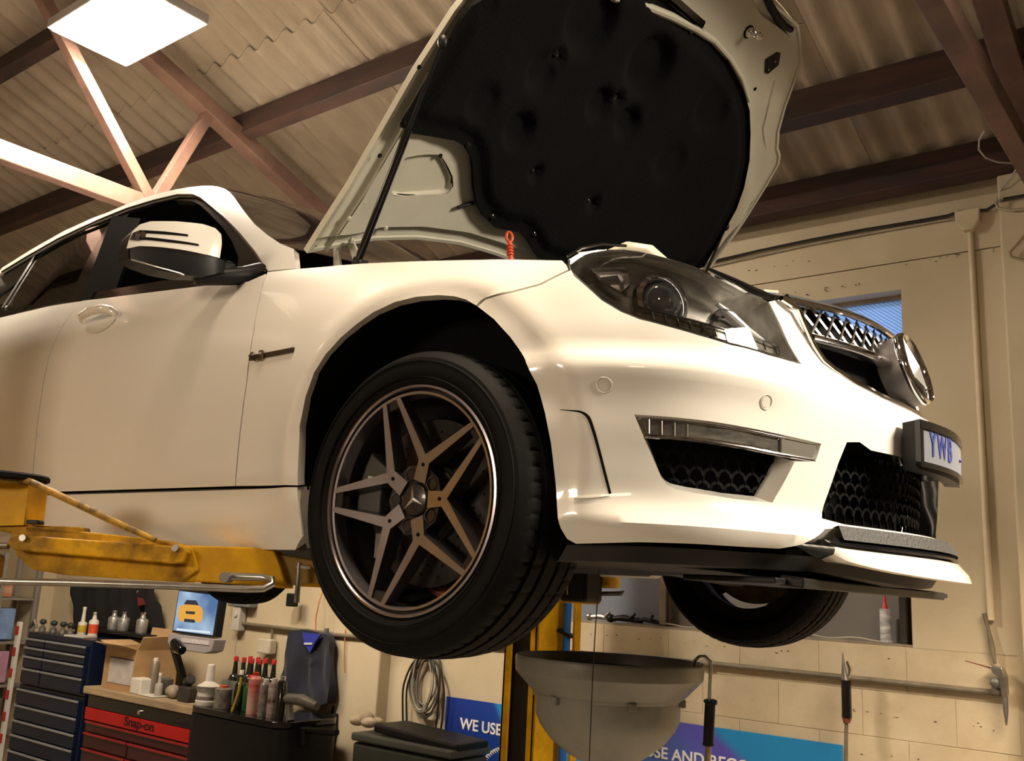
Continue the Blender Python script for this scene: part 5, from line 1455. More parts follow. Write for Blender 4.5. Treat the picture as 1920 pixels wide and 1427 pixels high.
g = G().lathe([(.001, -.010), (.085, -.010), (.085, -.020), (.001, -.020)], c, (0, 0, 1), 32); g.build('pad_plate', M_yellow_dirty, lift, ang=40)
g = G().tube([ap(30, 903, .02), ap(64, 904, .03), ap(140, 940, .03), ap(220, 978, .03), ap(300, 1014, .03)], [.008, .0085, .0085, .0085, .007], 10)
g.build('stay_rod', mat('yellow_black_rod', (.62, .33, .03), .5, color2=(.04, .03, .02), vscale=9, stretch=(2, 2, 2)), lift)
g = G().tube([ap(-60, 1089, .07), ap(150, 1093, .07), ap(340, 1099, .07), ap(480, 1105, .07), ap(508, 1104, .07), ap(522, 1096, .06), ap(520, 1087, .05), ap(500, 1083, .04), ap(440, 1081, .04)], [.0085]*8+[.0095], 12)
g.build('steel_guard_rod', M_steel, lift)
g = G().cyl(ap(436, 1083, .07), ap(436, 1083, .02), .012, n=16); g.build('rod_boss', M_dirt_steel, lift)
for x, y in ((57, 1010), (338, 1029)):
    g = G().cyl(ap(x, y, .040), ap(x, y, .02), .008, n=12); g.build('bolt_head', M_satin, lift)
g = G().tube([ap(-30, 1024, .01), ap(20, 1024, .01)], .008, 10); g.build('arm_shaft', M_steel, lift)
g = G().tube([ap(562, 1055, .0), ap(560, 1085, .0), ap(556, 1130, .0)], [.006, .006, .007], 8); g.tube([ap(556, 1062, 0), ap(582, 1064, 0)], .005, 8); g.build('lock_pin', M_steel, lift)
g = G(); g.bar((-1.55, -1.72, 1.80), (-1.02, -1.245, 1.80), .12, .09); g.build('lift_arm', M_yellow_dirty, lift, smooth=False, bev=.01)
g = G(); g.bar((-1.6, -1.72, 1.80), (-2.35, -.80, 1.80), .12, .09); g.box((-2.35, -.80, 1.87), (.12, .12, .07)); g.build('lift_arm', M_yellow_dirty, lift, smooth=False, bev=.01)

# ------------------------------------------------------------------ waste oil drainer under the engine
M_bowl = mat('grey_plastic_bowl', (.30, .29, .25), .38, color2=(.22, .215, .19), vscale=5)
bc_ = CAM+ray(1142, 1236)*3.1; bx, by, bz = map(float, bc_)
dr = empty('oil_drainer', 'grey waste-oil drain bowl on its pole beneath the engine', 'oil drainer', (bx, by, 0))
prof = [(.298, .0), (.300, -.006), (.297, -.045), (.292, -.052), (.245, -.100), (.240, -.106), (.228, -.112), (.226, -.175), (.212, -.205), (.180, -.245), (.120, -.290), (.060, -.318), (.045, -.325), (.045, -.36)]
inn = [(.040, -.30), (.170, -.23), (.215, -.17), (.232, -.10), (.284, -.045), (.290, -.006), (.292, .002)]
g = G().lathe(inn[::1]+[(.296, .003)]+prof, (bx, by, bz), (0, 0, 1), 64); bowl = g.build('drain_bowl', M_bowl, dr, ang=30)
g = G().lathe([(.240, -.030), (.001, -.032)], (bx, by, bz), (0, 0, 1), 48); g.build('bowl_grid', M_void, dr)
for k in range(18):
    t = 2*pi*k/18
    g = G(); g.box((bx+.262*cos(t), by+.262*sin(t), bz-.074), (.004, .008, .05), Matrix.Rotation(t, 3, 'Z') @ Matrix.Rotation(.75, 3, 'Y'))
    if k % 3 == 0: g.build('bowl_rib', M_bowl, dr, smooth=False)
for k in range(6):
    t = 2*pi*k/6+.35
    g = G(); g.box((bx+.236*cos(t), by+.236*sin(t), bz-.118), (.018, .024, .022), Matrix.Rotation(t, 3, 'Z')); g.build('bowl_lug', M_bowl, dr, smooth=False, bev=.003)
g = G().cyl((bx, by, .30), (bx, by, bz-.34), .028, n=20); g.build('drainer_pole', M_steel, dr)
g = G(); g.box((bx, by, .20), (.42, .42, .30)); g.build('waste_tank', M_bowl, dr, smooth=False, bev=.04)
for sx in (-1, 1):
    for sy in (-1, 1):
        g = G().cyl((bx+sx*.17-.012, by+sy*.17, .035), (bx+sx*.17+.012, by+sy*.17, .035), .035, n=18); g.build('castor', M_black, dr)
# suction wand hooked over the rim
W = lambda px, py: Vector(CAM+ray(px, py)*3.02)
q = [W(1300, 1248), W(1303, 1238), W(1312, 1231), W(1322, 1231), W(1331, 1240), W(1333, 1254), W(1331, 1285), W(1330, 1318)]
g = G().tube(q, .0055, 12); g.build('suction_wand', M_steel, dr)
g = G().tube([W(1332, 1314), W(1332, 1318), W(1331.5, 1319), W(1328, 1392), W(1328, 1396)], [.021, .021, .0165, .0165, .019], 14); g.build('wand_grip', M_black, dr)
e = W(1326, 1440); q = [W(1328, 1392), e, Vector((float(e.x)-.02, float(e.y), .9)), Vector((bx+.26, by, .45)), Vector((bx+.15, by, .30))]
g = G().tube([Vector(p) for p in catmull(q, 6)], .0095, 10); g.build('wand_hose', mat('brown_hose', (.20, .13, .08), .5), dr)
q = [W(1123, 1066), W(1120, 1100), W(1114, 1160), W(1110, 1230)]
# thin lead hanging from the underside
qq = [Vector(CAM+ray(a, b)*2.70) for a, b in ((1124, 1050), (1121, 1110), (1115, 1200), (1110, 1300), (1106, 1400), (1104, 1450))]
tag(G().tube(qq, .0016, 6).build('hanging_lead', M_cable_black), 'thin black lead hanging down in front of the drain bowl', 'cable')
# ------------------------------------------------------------------ things on the back wall
def P_(px, py, y): return Vector(at(px, py, y=y))
def wire(name, pts, r, m, label, cat='cable', n=6, group=None, parent=None):
    o = G().tube([Vector(p) for p in pts], r, n).build(name, m, parent)
    if parent is None: tag(o, label, cat, group)
    return o
FY = YW
# long dusty pipe along the wall, with its fittings
pipe = empty('wall_pipe', 'long dusty horizontal pipe run along the back wall', 'pipe', (-2, FY, 1.48))
g = G().tube([P_(1868, 1299, FY-.02), P_(1340, 1245, FY-.02), (-3.10, FY-.02, 1.480)], .013, 10); g.build('pipe_run', M_pipe_grey, pipe)
g = G().tube([(-3.14, FY-.115, 1.470), (-3.63, FY-.115, 1.463)], .013, 10); g.tube([(-3.66, FY-.03, 1.462), (-4.70, FY-.03, 1.468)], .013, 10); o = g.build('pipe_run', M_pipe_grey, pipe); 
for x, y, dy in ((1868, 1297, .03), (1325, 1244, .02)):
    g = G().tube([P_(x-8, y-1, FY-dy), P_(x+8, y+1, FY-dy)], .019, 12); g.build('pipe_joint', M_pipe_grey, pipe)
g = G().tube([(-4.33, FY-.03, 1.468), (-4.33, FY-.03, 1.36)], .010, 8); g.build('pipe_drop', M_pipe_grey, pipe)
g = G(); g.box((-4.36, FY-.045, 1.33), (.15, .06, .10)); g.build('socket_box', mat('dusty_white_plastic', (.55, .50, .40), .5, var=.2), pipe, smooth=False, bev=.008)
g = G(); g.box((-4.72, FY-.04, 1.50), (.09, .06, .17)); g.cyl((-4.72, FY-.07, 1.53), (-4.72, FY-.08, 1.53), .02, n=12); g.build('switch_box', mat('grey_white_box', (.50, .48, .44), .45, var=.15), pipe, smooth=False, bev=.008)
g = G().tube([(-3.66, FY-.12, 1.50), (-3.66, FY-.12, 1.36), (-3.62, FY-.14, 1.30)], [.016, .022, .008], 10); g.tube([(-3.66, FY-.12, 1.40), (-3.60, FY-.17, 1.40)], .014, 8); g.build('air_tap', M_dirt_steel, pipe)
# conduits at the top right
cd = empty('wall_conduit', 'cream vertical conduit with cable box high on the right', 'conduit', (.39, FY, 1.7))
g = G().tube([(.405, FY-.016, 3.60), (.412, FY-.016, 1.80)], .014, 12); g.build('conduit_pipe', M_cream_pipe, cd)
g = G().prism([(-.055, .05), (.055, .05), (.05, -.01), (.02, -.05), (-.02, -.05), (-.05, -.01)], (.402, FY-.03, 3.61), (1, 0, 0), (0, 0, 1), .05); g.build('cable_box', M_cream_pipe, cd, smooth=False, bev=.005)
g = G().tube([P_(1845, 1150, FY-.02), P_(1853, 1180, FY-.02), P_(1860, 1215, FY-.02), P_(1866, 1245, FY-.02)], [.010, .008, .013, .006], 8); g.build('flaking_lower_pipe', M_pipe_grey, cd)
wire('top_cable', [P_(1330, 492, FY-.025), P_(1420, 471, FY-.03), P_(1520, 450, FY-.03), P_(1620, 431, FY-.03), P_(1700, 418, FY-.03), P_(1776, 405, FY-.03), P_(1800, 397, FY-.03), P_(1850, 394, FY-.03), P_(1866, 384, FY-.04), P_(1880, 374, FY-.13), P_(1925, 366, FY-.13)], .0075, M_cable_black, 'long black cable clipped along the top of the back wall')
wire('top_cable', [P_(1330, 500, FY-.02), P_(1520, 458, FY-.02), P_(1700, 425, FY-.02), P_(1800, 408, FY-.02)], .0045, M_cable_pale, 'thin pale cable running just below the black one')
wire('looped_cable', [P_(1925, 392, FY-.125), P_(1895, 394, FY-.13), P_(1872, 390, FY-.14), P_(1866, 380, FY-.15), P_(1880, 372, FY-.14)], .007, M_cable_pale, 'pale cable looped back on the right-hand pier')
wire('looped_cable', [P_(1925, 437, FY-.125), P_(1905, 460, FY-.14), P_(1893, 473, FY-.14), P_(1896, 482, FY-.14), P_(1925, 490, FY-.125)], .0065, mat('olive_cable', (.30, .25, .14), .6), 'olive cable hook at the right edge of the pier')
wire('hanging_wire', [P_(1846, 245, 1.9), P_(1836, 262, 1.92), P_(1835, 280, 1.95), P_(1848, 296, 2.0), P_(1870, 304, 2.05), P_(1900, 306, 2.1), P_(1908, 312, 2.14), P_(1900, 326, FY-.14), P_(1880, 350, FY-.13), P_(1865, 382, FY-.04)], .0042, mat('grey_wire', (.40, .38, .37), .5), 'pale wire curling down below the roof corner', 'wire')
# hose valve at the lower right
v = empty('wall_valve', 'grey steel air valve at the right end of the wall pipe', 'valve', (.44, FY, 1.5))
V0 = lambda x, y: P_(x, y, FY-.06)
g = G().prism([(float(V0(x, y).x), float(V0(x, y).z)) for x, y in ((1856, 1248), (1880, 1252), (1887, 1268), (1889, 1300), (1884, 1312), (1878, 1300), (1874, 1270), (1862, 1262))], (0, FY-.05, 0), (1, 0, 0), (0, 0, 1), .05); g.build('valve_body', M_steel, v, smooth=False, bev=.004)
g = G().tube([V0(1884, 1306), V0(1886, 1335), V0(1887, 1360)], [.012, .010, .003], 8); g.build('valve_spout', M_dirt_steel, v)
g = G().tube([V0(1810, 1239), V0(1845, 1249), V0(1868, 1256)], [.002, .003, .004], 6); g.build('valve_lever', M_rust, v)
g = G().sphere(V0(1866, 1280), .022, 12, 8); g.build('valve_knob', M_dirt_steel, v)
# grease lance standing in front of the wall
ln_ = empty('grease_lance', 'tall slim black and steel lance standing against the wall', 'lance', (-.22, FY-.12, 0))
L0 = lambda x, y: P_(x, y, FY-.12)
b = L0(1586, 1427)
g = G().tube([L0(1587, 1352), b, (b.x, b.y, .0)], .0085, 10); g.build('lance_pole', M_pipe_grey, ln_)
g = G().tube([L0(1586, 1275), L0(1588, 1345)], .022, 14); g.build('lance_barrel', M_gloss_black, ln_)
g = G().tube([L0(1582, 1345), L0(1595, 1347)], .012, 10); g.tube([L0(1586, 1340), L0(1588, 1356)], [.02, .015], 12); g.build('lance_collar', M_rust, ln_)
g = G().tube([L0(1580, 1224), L0(1581, 1240), L0(1583, 1262), L0(1585, 1278)], [.002, .006, .012, .018], 12); g.build('lance_nozzle', M_steel, ln_)
g = G().tube([L0(1588, 1240), L0(1594, 1255), L0(1592, 1270)], [.006, .010, .006], 10); g.build('lance_trigger', M_chrome, ln_)

# banners
def banner(name, x0, x1, z0, z1, y, c0, c1, c2, label):
    m = bpy.data.materials.new(name+'_print'); m.use_nodes = True; nt = m.node_tree; N = nt.nodes; L = nt.links; b = N['Principled BSDF']
    b.inputs['Roughness'].default_value = .35
    tc = N.new('ShaderNodeTexCoord'); mp = N.new('ShaderNodeMapping'); L.new(tc.outputs['Generated'], mp.inputs[0]); mp.inputs['Rotation'].default_value = (0, .5, 0)
    gr = N.new('ShaderNodeTexGradient'); L.new(mp.outputs[0], gr.inputs[0]); cr = N.new('ShaderNodeValToRGB'); L.new(gr.outputs[0], cr.inputs[0])
    e = cr.color_ramp.elements; e[0].color = (*c0, 1); e[1].color = (*c2, 1); k = e.new(.45); k.color = (*c1, 1); e[0].position = .05; e[1].position = .95
    L.new(cr.outputs[0], b.inputs['Base Color'])
    t = empty(name, label, 'sign', ((x0+x1)/2, y, z0))
    g = G(); g.box(((x0+x1)/2, y, (z0+z1)/2), (x1-x0, .008, z1-z0)); g.build('sign_board', m, t, smooth=False)
    return t
M_white_ink = mat('white_lettering', (.80, .80, .82), .5, var=.03)
s1 = banner('banner_sign', float(at(838, 1307, y=FY-.012)[0]), -1.98, .55, 1.166, FY-.012, (.010, .014, .16), (.012, .05, .30), (.02, .25, .60), 'dark blue banner left of the lift post reading WE USE')
zt_ = at(862, 1366, y=FY-.02)
text_obj('lettering', 'WE USE', .088, M_white_ink, s1, (float(zt_[0]), FY-.019, float(zt_[2])), (pi/2, 0, 0), .001, .0016, 1.03)
c = P_(955, 1470, FY-.02); g = G(); ar = []
for r in (.0, .032):
    ar.append([(c.x+(.235-r)*cos(t), FY-.018, c.z+(.20-r*.8)*sin(t)) for t in np.linspace(radians(60), radians(170), 26)])
g.add(ar[0]+ar[1], [(i, i+1, 27+i-1+0, 26+i) for i in range(25)]); g.build('swoosh', M_white_ink, s1, smooth=False)
s2 = banner('banner_sign', -1.80, float(at(1580, 1398, y=FY-.012)[0]), .62, 1.206, FY-.012, (.02, .33, .62), (.09, .07, .42), (.015, .22, .52), 'blue and purple banner behind the drain bowl reading WE USE AND RECO')
a0 = at(1241, 1422, y=FY-.02)
wtx = text_obj('lettering', 'WE USE AND RECO', .078, M_white_ink, s2, (float(a0[0])-.255, FY-.019, float(a0[2])), (pi/2, 0, 0), .001, .0014, 1.06)
# coiled cables on the wall
cc_ = P_(795, 1300, FY-.05)
M_grey_cable = mat('grey_rubber_cable', (.16, .15, .13), .5, var=.3)
coil = empty('cable_coil', 'coil of grey and black cable hung on the wall', 'cable', (cc_.x, FY-.05, cc_.z))
for i in range(13):
    cx, cz = cc_.x+rng.uniform(-.015, .015), cc_.z+rng.uniform(-.03, .04); w, h = rng.uniform(.075, .125), rng.uniform(.15, .20)
    L = [(cx+w*cos(t)*(1+.06*sin(3*t+i)), FY-.03-.01*(i % 5)-.004*sin(2*t+i), cz+.06+h*sin(t)) for t in np.linspace(0, 2*pi, 30)]
    G().tube(L, .0048, 6, caps=False).build('cable_loop', M_cable_pale if i % 3 == 0 else M_grey_cable, coil)
for (a, b) in ((755, 822), (762, 832)):
    L = [P_(a+2, 1378, FY-.06), P_(a, 1330, FY-.06), P_(a+2, 1285, FY-.07), P_(a+18, 1245, FY-.07), P_(792, 1232, FY-.07), P_(b-12, 1245, FY-.07), P_(b, 1290, FY-.07), P_(b-2, 1340, FY-.06), P_(b-8, 1385, FY-.06)]
    G().tube([Vector(p) for p in catmull(L, 5)], .0062, 8).build('cable_loop', M_cable_black, coil)
# grey box and orange wire left of the wheel
b0 = P_(572, 1118, FY-.04)
jb = empty('junction_box', 'grey electrical junction box on the wall left of the wheel', 'electrical box', tuple(b0))
g = G(); g.box((float(P_(572, 0, FY-.04).x)+.03, FY-.04, b0.z), (.26, .08, .22)); g.build('box_body', mat('grey_switchgear', (.20, .21, .22), .45, var=.3, vscale=12), jb, smooth=False, bev=.01)
g = G(); g.box((b0.x-.06, FY-.10, b0.z-.03), (.08, .05, .09)); g.build('box_switch', M_black, jb, smooth=False, bev=.008)
wire('orange_wire', [P_(606, 1105, FY-.02), P_(598, 1130, FY-.12), P_(592, 1160, FY-.12), P_(592, 1185, FY-.13)], .004, mat('orange_wire', (.45, .14, .03), .5), 'thin orange wire hanging from the junction box', 'wire')
wire('orange_wire', [P_(648, 1180, FY-.12), P_(646, 1210, FY-.12), P_(645, 1240, FY-.12), P_(646, 1262, FY-.12)], .004, MATS['orange_wire'], 'short orange wire hanging beside the blue jacket', 'wire')
for L_, lab in ((((444, 1195), (440, 1225), (452, 1245), (458, 1290)), 'pale cable dropping from the switch box on the wall'), (((500, 1225), (482, 1250), (478, 1275)), 'pale cable hanging left of the small socket box'), (((592, 1340), (600, 1372), (604, 1400), (612, 1440)), 'black cable dropping from the jacket towards the floor'), (((576, 1345), (575, 1380), (566, 1410), (556, 1440)), 'black cable looping down behind the small vice')):
    wire('wall_cable', [P_(a, b, FY-.09) for a, b in L_], .0045, M_cable_pale if 'pale' in lab else M_cable_black, lab)
# jackets
def cloth(name, px, y, m, label, cat, folds=7, amp=.02, thick=.05, seed=1, mt=None):
    rs = np.random.RandomState(seed); o = np.array([P_(a, b, y) for a, b in px]); L = [(p[0], p[2]) for p in o]
    def F(a, b):
        a = np.asarray(a, float); b = np.asarray(b, float); w = 0
        for k in range(folds):
            fx = 14+9*((k*37) % 5); w = w+amp*sin(k+1)*np.sin(fx*(a+.35*sin(k)*b)+k*1.7)/(1+k*.4)
        return np.stack([a+0*b, y-thick*.5-w+0*a, b+0*a], -1)
    fl = 1 if surf_normal(F, np.array([L[0][0]]), np.array([L[0][1]]))[0][1] < 0 else -1
    g = patch(F, L, step=.03, depth=thick, flip=fl); return g
M_navy = mat('navy_work_cloth', (.012, .014, .035), .85, color2=(.006, .006, .012), vscale=6, sheen=.1)
g = cloth('work_jacket', [(553, 1184), (572, 1180), (600, 1186), (620, 1190), (626, 1206), (630, 1240), (627, 1290), (618, 1318), (590, 1326), (560, 1316), (542, 1300), (530, 1270), (540, 1240), (548, 1215)], FY-.16, M_navy, '', '')
jk = empty('work_jacket', 'navy work jacket with blue collar hanging on the wall pipe', 'jacket', tuple(P_(590, 1260, FY-.12))); g.build('jacket_body', M_navy, jk, ang=60)
q = [P_(x, y, FY-.215) for x, y in ((566, 1186), (600, 1190), (590, 1204), (580, 1224), (569, 1206))]
G().prism([(p.x, p.z) for p in q], (0, FY-.205, 0), (1, 0, 0), (0, 0, 1), .012).build('jacket_lining', mat('bright_blue_lining', (.02, .03, .30), .7), jk, smooth=False)
q = [P_(x, y, FY-.225) for x, y in ((568, 1205), (584, 1205), (583, 1209), (568, 1209))]
G().prism([(p.x, p.z) for p in q], (0, FY-.215, 0), (1, 0, 0), (0, 0, 1), .004).build('jacket_tag', mat('pale_tag', (.45, .45, .55), .6), jk, smooth=False)
G().tube([P_(568, 1236, FY-.22), P_(580, 1232, FY-.23), P_(592, 1222, FY-.22)], .003, 6).build('jacket_zip', M_satin, jk)
g = cloth('cover', [(140, 1096), (200, 1092), (288, 1096), (296, 1130), (303, 1165), (304, 1195), (298, 1215), (294, 1262), (270, 1290), (240, 1295), (180, 1290), (150, 1250), (145, 1180), (144, 1140)], FY-.10, M_navy, '', '', seed=4)
ck = empty('hanging_coat', 'large black coat hanging on the wall above the workbench', 'coat', tuple(P_(220, 1200, FY-.1))); g.build('coat_body', mat('black_coat_cloth', (.008, .008, .010), .9, var=.4), ck, ang=60)
q = [P_(x, y, FY-.16) for x, y in ((256, 1120), (266, 1122), (270, 1134), (258, 1136))]
G().prism([(p.x, p.z) for p in q], (0, FY-.15, 0), (1, 0, 0), (0, 0, 1), .01).build('coat_badge', mat('dull_red_badge', (.16, .02, .02), .6), ck, smooth=False)
G().sphere(P_(258, 1110, FY-.16), .012, 8, 6).build('coat_button', M_chrome, ck)
# hand lamp hanging low
hl2 = empty('hand_lamp', 'black case hanging on a cord beside the dark trolley', 'case', tuple(P_(622, 1370, FY-.1)))
q = [P_(x, y, FY-.1) for x, y in ((611, 1337), (635, 1338), (634, 1372), (628, 1405), (619, 1404), (606, 1390))]
G().prism([(p.x, p.z) for p in q], (0, FY-.1, 0), (1, 0, 0), (0, 0, 1), .07).build('case_body', M_black, hl2, smooth=False, bev=.012)
G().tube([P_(626, 1324, FY-.1), P_(622, 1340, FY-.1)], .010, 8).build('case_cord', M_black, hl2)
# caulking tube and clutter on the window sill
ct = empty('sealant_tube', 'sealant cartridge with red nozzle standing on the window sill', 'sealant tube', (float(P_(1684, 1205, FY+.05).x), FY+.05, 1.674))
cx = ct.location.x-.055; zb_ = 1.674
G().lathe([(.001, 0), (.024, 0), (.024, .145), (.020, .150), (.001, .150)], (cx, FY+.05, zb_), (0, 0, 1), 20).build('tube_body', mat('grey_tube_print', (.20, .20, .20), .4, color2=(.7, .7, .7), vscale=26, stretch=(.3, .3, 1.6)), ct)
G().lathe([(.013, .150), (.011, .165), (.008, .170), (.006, .195), (.003, .222), (.001, .223)], (cx, FY+.05, zb_), (0, 0, 1), 16).build('tube_nozzle', mat('red_nozzle', (.50, .03, .04), .4), ct)
for x, lab, sc in ((1130, 'steel hand tool lying on the left of the window sill', 1), (1175, 'black greasy tool lying mid window sill', 1.15), (1215, 'small black fitting at the right of the greasy tools', .7)):
    p = P_(x, 1168, FY+.03); g = G()
    g.tube([(p.x-.10*sc, FY+.03, 1.692), (p.x-.02, FY+.035, 1.700), (p.x+.08*sc, FY+.04, 1.688)], [.010, .017*sc, .012], 10); g.sphere((p.x-.09*sc, FY+.03, 1.694), .020*sc, 10, 8)
    g.tube([(p.x+.02, FY+.02, 1.70), (p.x+.05*sc, FY+.02, 1.725)], .008, 8)
    tag(g.build('hand_tool', M_steel if 'steel' in lab else M_black), lab, 'tool')
tag(G().tube([(x, FY+.045+.01*sin(9*x), 1.680+.006*sin(25*x)) for x in np.linspace(-1.20, -.02, 26)], .005, 6).build('sill_debris', M_cable_pale), 'pale strip of old sealant lying along the window sill', 'debris')
# ------------------------------------------------------------------ tool storage along the wall
M_navy_steel = mat('navy_enamel', (.004, .010, .034), .35, coat=.15, var=.3, vscale=3)
M_draw_trim = mat('silver_drawer_trim', (.42, .45, .50), .35, .5, var=.15)
M_red_steel2 = mat('red_enamel', (.30, .015, .015), .3, coat=.5, var=.2)
M_red_draw = mat('dark_red_drawer', (.05, .007, .009), .3, coat=.5, var=.3)
FR = 1.70
def cabinet(name, label, x0, x1, z0, z1, mb, md, rows, depth=.40, legs=False, trim=M_draw_trim, split=None, cat='tool chest'):
    t = empty(name, label, cat, ((x0+x1)/2, FR+depth/2, z0))
    g = G(); g.box(((x0+x1)/2, FR+depth/2+.01, (z0+z1)/2), (x1-x0, depth, z1-z0)); g.build('body', mb, t, smooth=False, bev=.008)
    for (za, zb, sp) in rows:
        spans = [(x0+.03, x1-.03)] if not sp else [(x0+.03, x0+(x1-x0)*sp-.008), (x0+(x1-x0)*sp+.008, x1-.03)]
        for a, b in spans:
            g = G(); g.box(((a+b)/2, FR-.004, (za+zb)/2), (b-a, .028, zb-za-.008)); d = g.build('drawer', md, t, smooth=False, bev=.004)
            g = G(); g.box(((a+b)/2-t.location.x, 0, 0), (b-a-.01, .012, .013))
            g = G(); g.box(((a+b)/2, FR-.022, zb-.014), (b-a-.004, .014, .015)); e = g.build('drawer_trim', trim, d, smooth=False, bev=.003)
    return t
X_0, X_1 = -6.75, -5.735
cabinet('roller_cabinet', 'tall navy roller cabinet with silver drawer trims left of the red one', X_0, X_1, .10, .86, M_navy_steel, M_navy_steel, [(.10, .24, None), (.24, .37, None), (.37, .49, None), (.49, .60, None), (.60, .715, None), (.715, .84, None)])
cabinet('top_chest', 'navy top chest with silver trims standing on the navy roller cabinet', X_0+.02, X_1, .862, 1.275, M_navy_steel, M_navy_steel, [(.88, 1.00, .34), (1.00, 1.095, .34), (1.095, 1.165, .34), (1.165, 1.235, .34)])
for x in (X_0+.1, X_1-.1):
    for y in (FR+.08, FR+.38):
        pass
R0_, R1_ = -5.66, -4.27
rc = cabinet('red_cabinet', 'red framed tool cabinet with dark drawers under the wooden worktop', R0_, R1_, .10, .90, M_red_steel2, M_red_draw, [(.12, .30, .44), (.30, .42, .44), (.42, .53, .44), (.53, .64, .44), (.64, .72, None)], depth=.50, trim=M_red_steel2)
g = G(); g.box(((R0_+R1_)/2, FR-.012, .855), (R1_-R0_-.06, .02, .085)); g.build('control_strip', M_gloss_black, rc, smooth=False, bev=.004)
g = G(); g.box(((R0_+R1_)/2, FR-.008, .765), (R1_-R0_-.02, .026, .085)); g.build('red_panel', mat('bright_red_panel', (.42, .012, .010), .35, var=.1), rc, smooth=False, bev=.004)
p = P_(231, 1365, FR-.023)
text_obj('lettering', 'Snap-on', .085, mat('black_script', (.02, .004, .004), .5), rc, (p.x, FR-.0225, .745), (pi/2, 0, 0), .001, .0016, 1.35)
p = P_(262, 1327, FR-.03); G().cyl((p.x, FR-.035, .85), (p.x, FR-.02, .85), .016, n=14).build('lock', M_chrome, rc)
for cab in ('roller', 'red'):
    xa, xb = (X_0, X_1) if cab == 'roller' else (R0_, R1_)
    par = [o for o in bpy.data.objects if o.name == ('roller_cabinet' if cab == 'roller' else 'red_cabinet')][0]
    for x in (xa+.1, xb-.1):
        for y in (FR+.08, FR+.38): G().cyl((x-.02, y, .05), (x+.02, y, .05), .05, n=18).build('castor', M_black, par)
M_wood = mat('worn_plywood_top', (.42, .31, .19), .6, color2=(.25, .19, .13), vscale=3, stretch=(1, 6, 6))
wt = tag(G().box(((R0_+R1_)/2, FR+.25, .928), (R1_-R0_+.05, .58, .05)).build('worktop', M_wood, smooth=False, bev=.005), 'worn light wooden worktop lying on the red cabinet', 'worktop')
WT = .953
# cardboard box with open flaps
M_card = mat('cardboard', (.42, .26, .12), .75, color2=(.34, .21, .10), vscale=4, stretch=(1, 1, 6))
M_card_in = mat('cardboard_inside', (.50, .33, .17), .75, var=.15)
bx0, bx1 = float(P_(197, 1290, FR+.05).x), float(P_(256, 1290, FR+.05).x); bzt = float(P_(225, 1212, FR+.05).z)
bx = empty('cardboard_box', 'open cardboard box with white label on the wooden worktop', 'box', ((bx0+bx1)/2, FR+.2, WT))
y0b, y1b = FR+.02, FR+.36; g = G(); th = .006
for c, d in ((((bx0+bx1)/2, y0b, (WT+bzt)/2), (bx1-bx0, th, bzt-WT)), (((bx0+bx1)/2, y1b, (WT+bzt)/2), (bx1-bx0, th, bzt-WT)), ((bx0, (y0b+y1b)/2, (WT+bzt)/2), (th, y1b-y0b, bzt-WT)), ((bx1, (y0b+y1b)/2, (WT+bzt)/2), (th, y1b-y0b, bzt-WT)), (((bx0+bx1)/2, (y0b+y1b)/2, WT+.003), (bx1-bx0, y1b-y0b, th))):
    g.box(c, d)
g.build('box_body', M_card, bx, smooth=False)
def quad(name, pts, m, parent, t=.005):
    P = [Vector(p) for p in pts]; n = (P[1]-P[0]).cross(P[3]-P[0]).normalized()*t
    g = G().add(P+[p+n for p in P], [(0, 1, 2, 3), (7, 6, 5, 4), (0, 4, 5, 1), (1, 5, 6, 2), (2, 6, 7, 3), (3, 7, 4, 0)]); return g.build(name, m, parent, smooth=False)
quad('box_flap', [(bx0, y0b, bzt), (bx1, y0b, bzt), (bx1-.01, y0b-.10, bzt+.03), (bx0+.01, y0b-.10, bzt+.03)], M_card_in, bx)
quad('box_flap', [(bx1, y0b, bzt), (bx1, y1b, bzt), (bx1+.055, y1b, bzt+.10), (bx1+.055, y0b, bzt+.09)], M_card_in, bx)
quad('box_flap', [(bx0, y1b, bzt), (bx0, y0b, bzt), (bx0-.13, y0b+.02, bzt+.03), (bx0-.13, y1b, bzt+.03)], M_card_in, bx)
quad('box_flap', [(bx1, y1b, bzt), (bx0, y1b, bzt), (bx0, y1b+.02, bzt+.13), (bx1, y1b+.02, bzt+.13)], M_card_in, bx)
l0, l1 = P_(201, 1278, y0b-.006), P_(251, 1240, y0b-.006)
G().box(((l0.x+l1.x)/2, y0b-.005, (l0.z+l1.z)/2), (l1.x-l0.x, .003, l1.z-l0.z)).build('box_label', mat('white_label', (.52, .48, .46), .6, color2=(.40, .36, .36), vscale=14), bx, smooth=False)
G().box(((l0.x+l1.x)/2, y0b-.008, l1.z+.006), (l1.x-l0.x, .002, .006)).build('label_line', M_navy, bx, smooth=False)
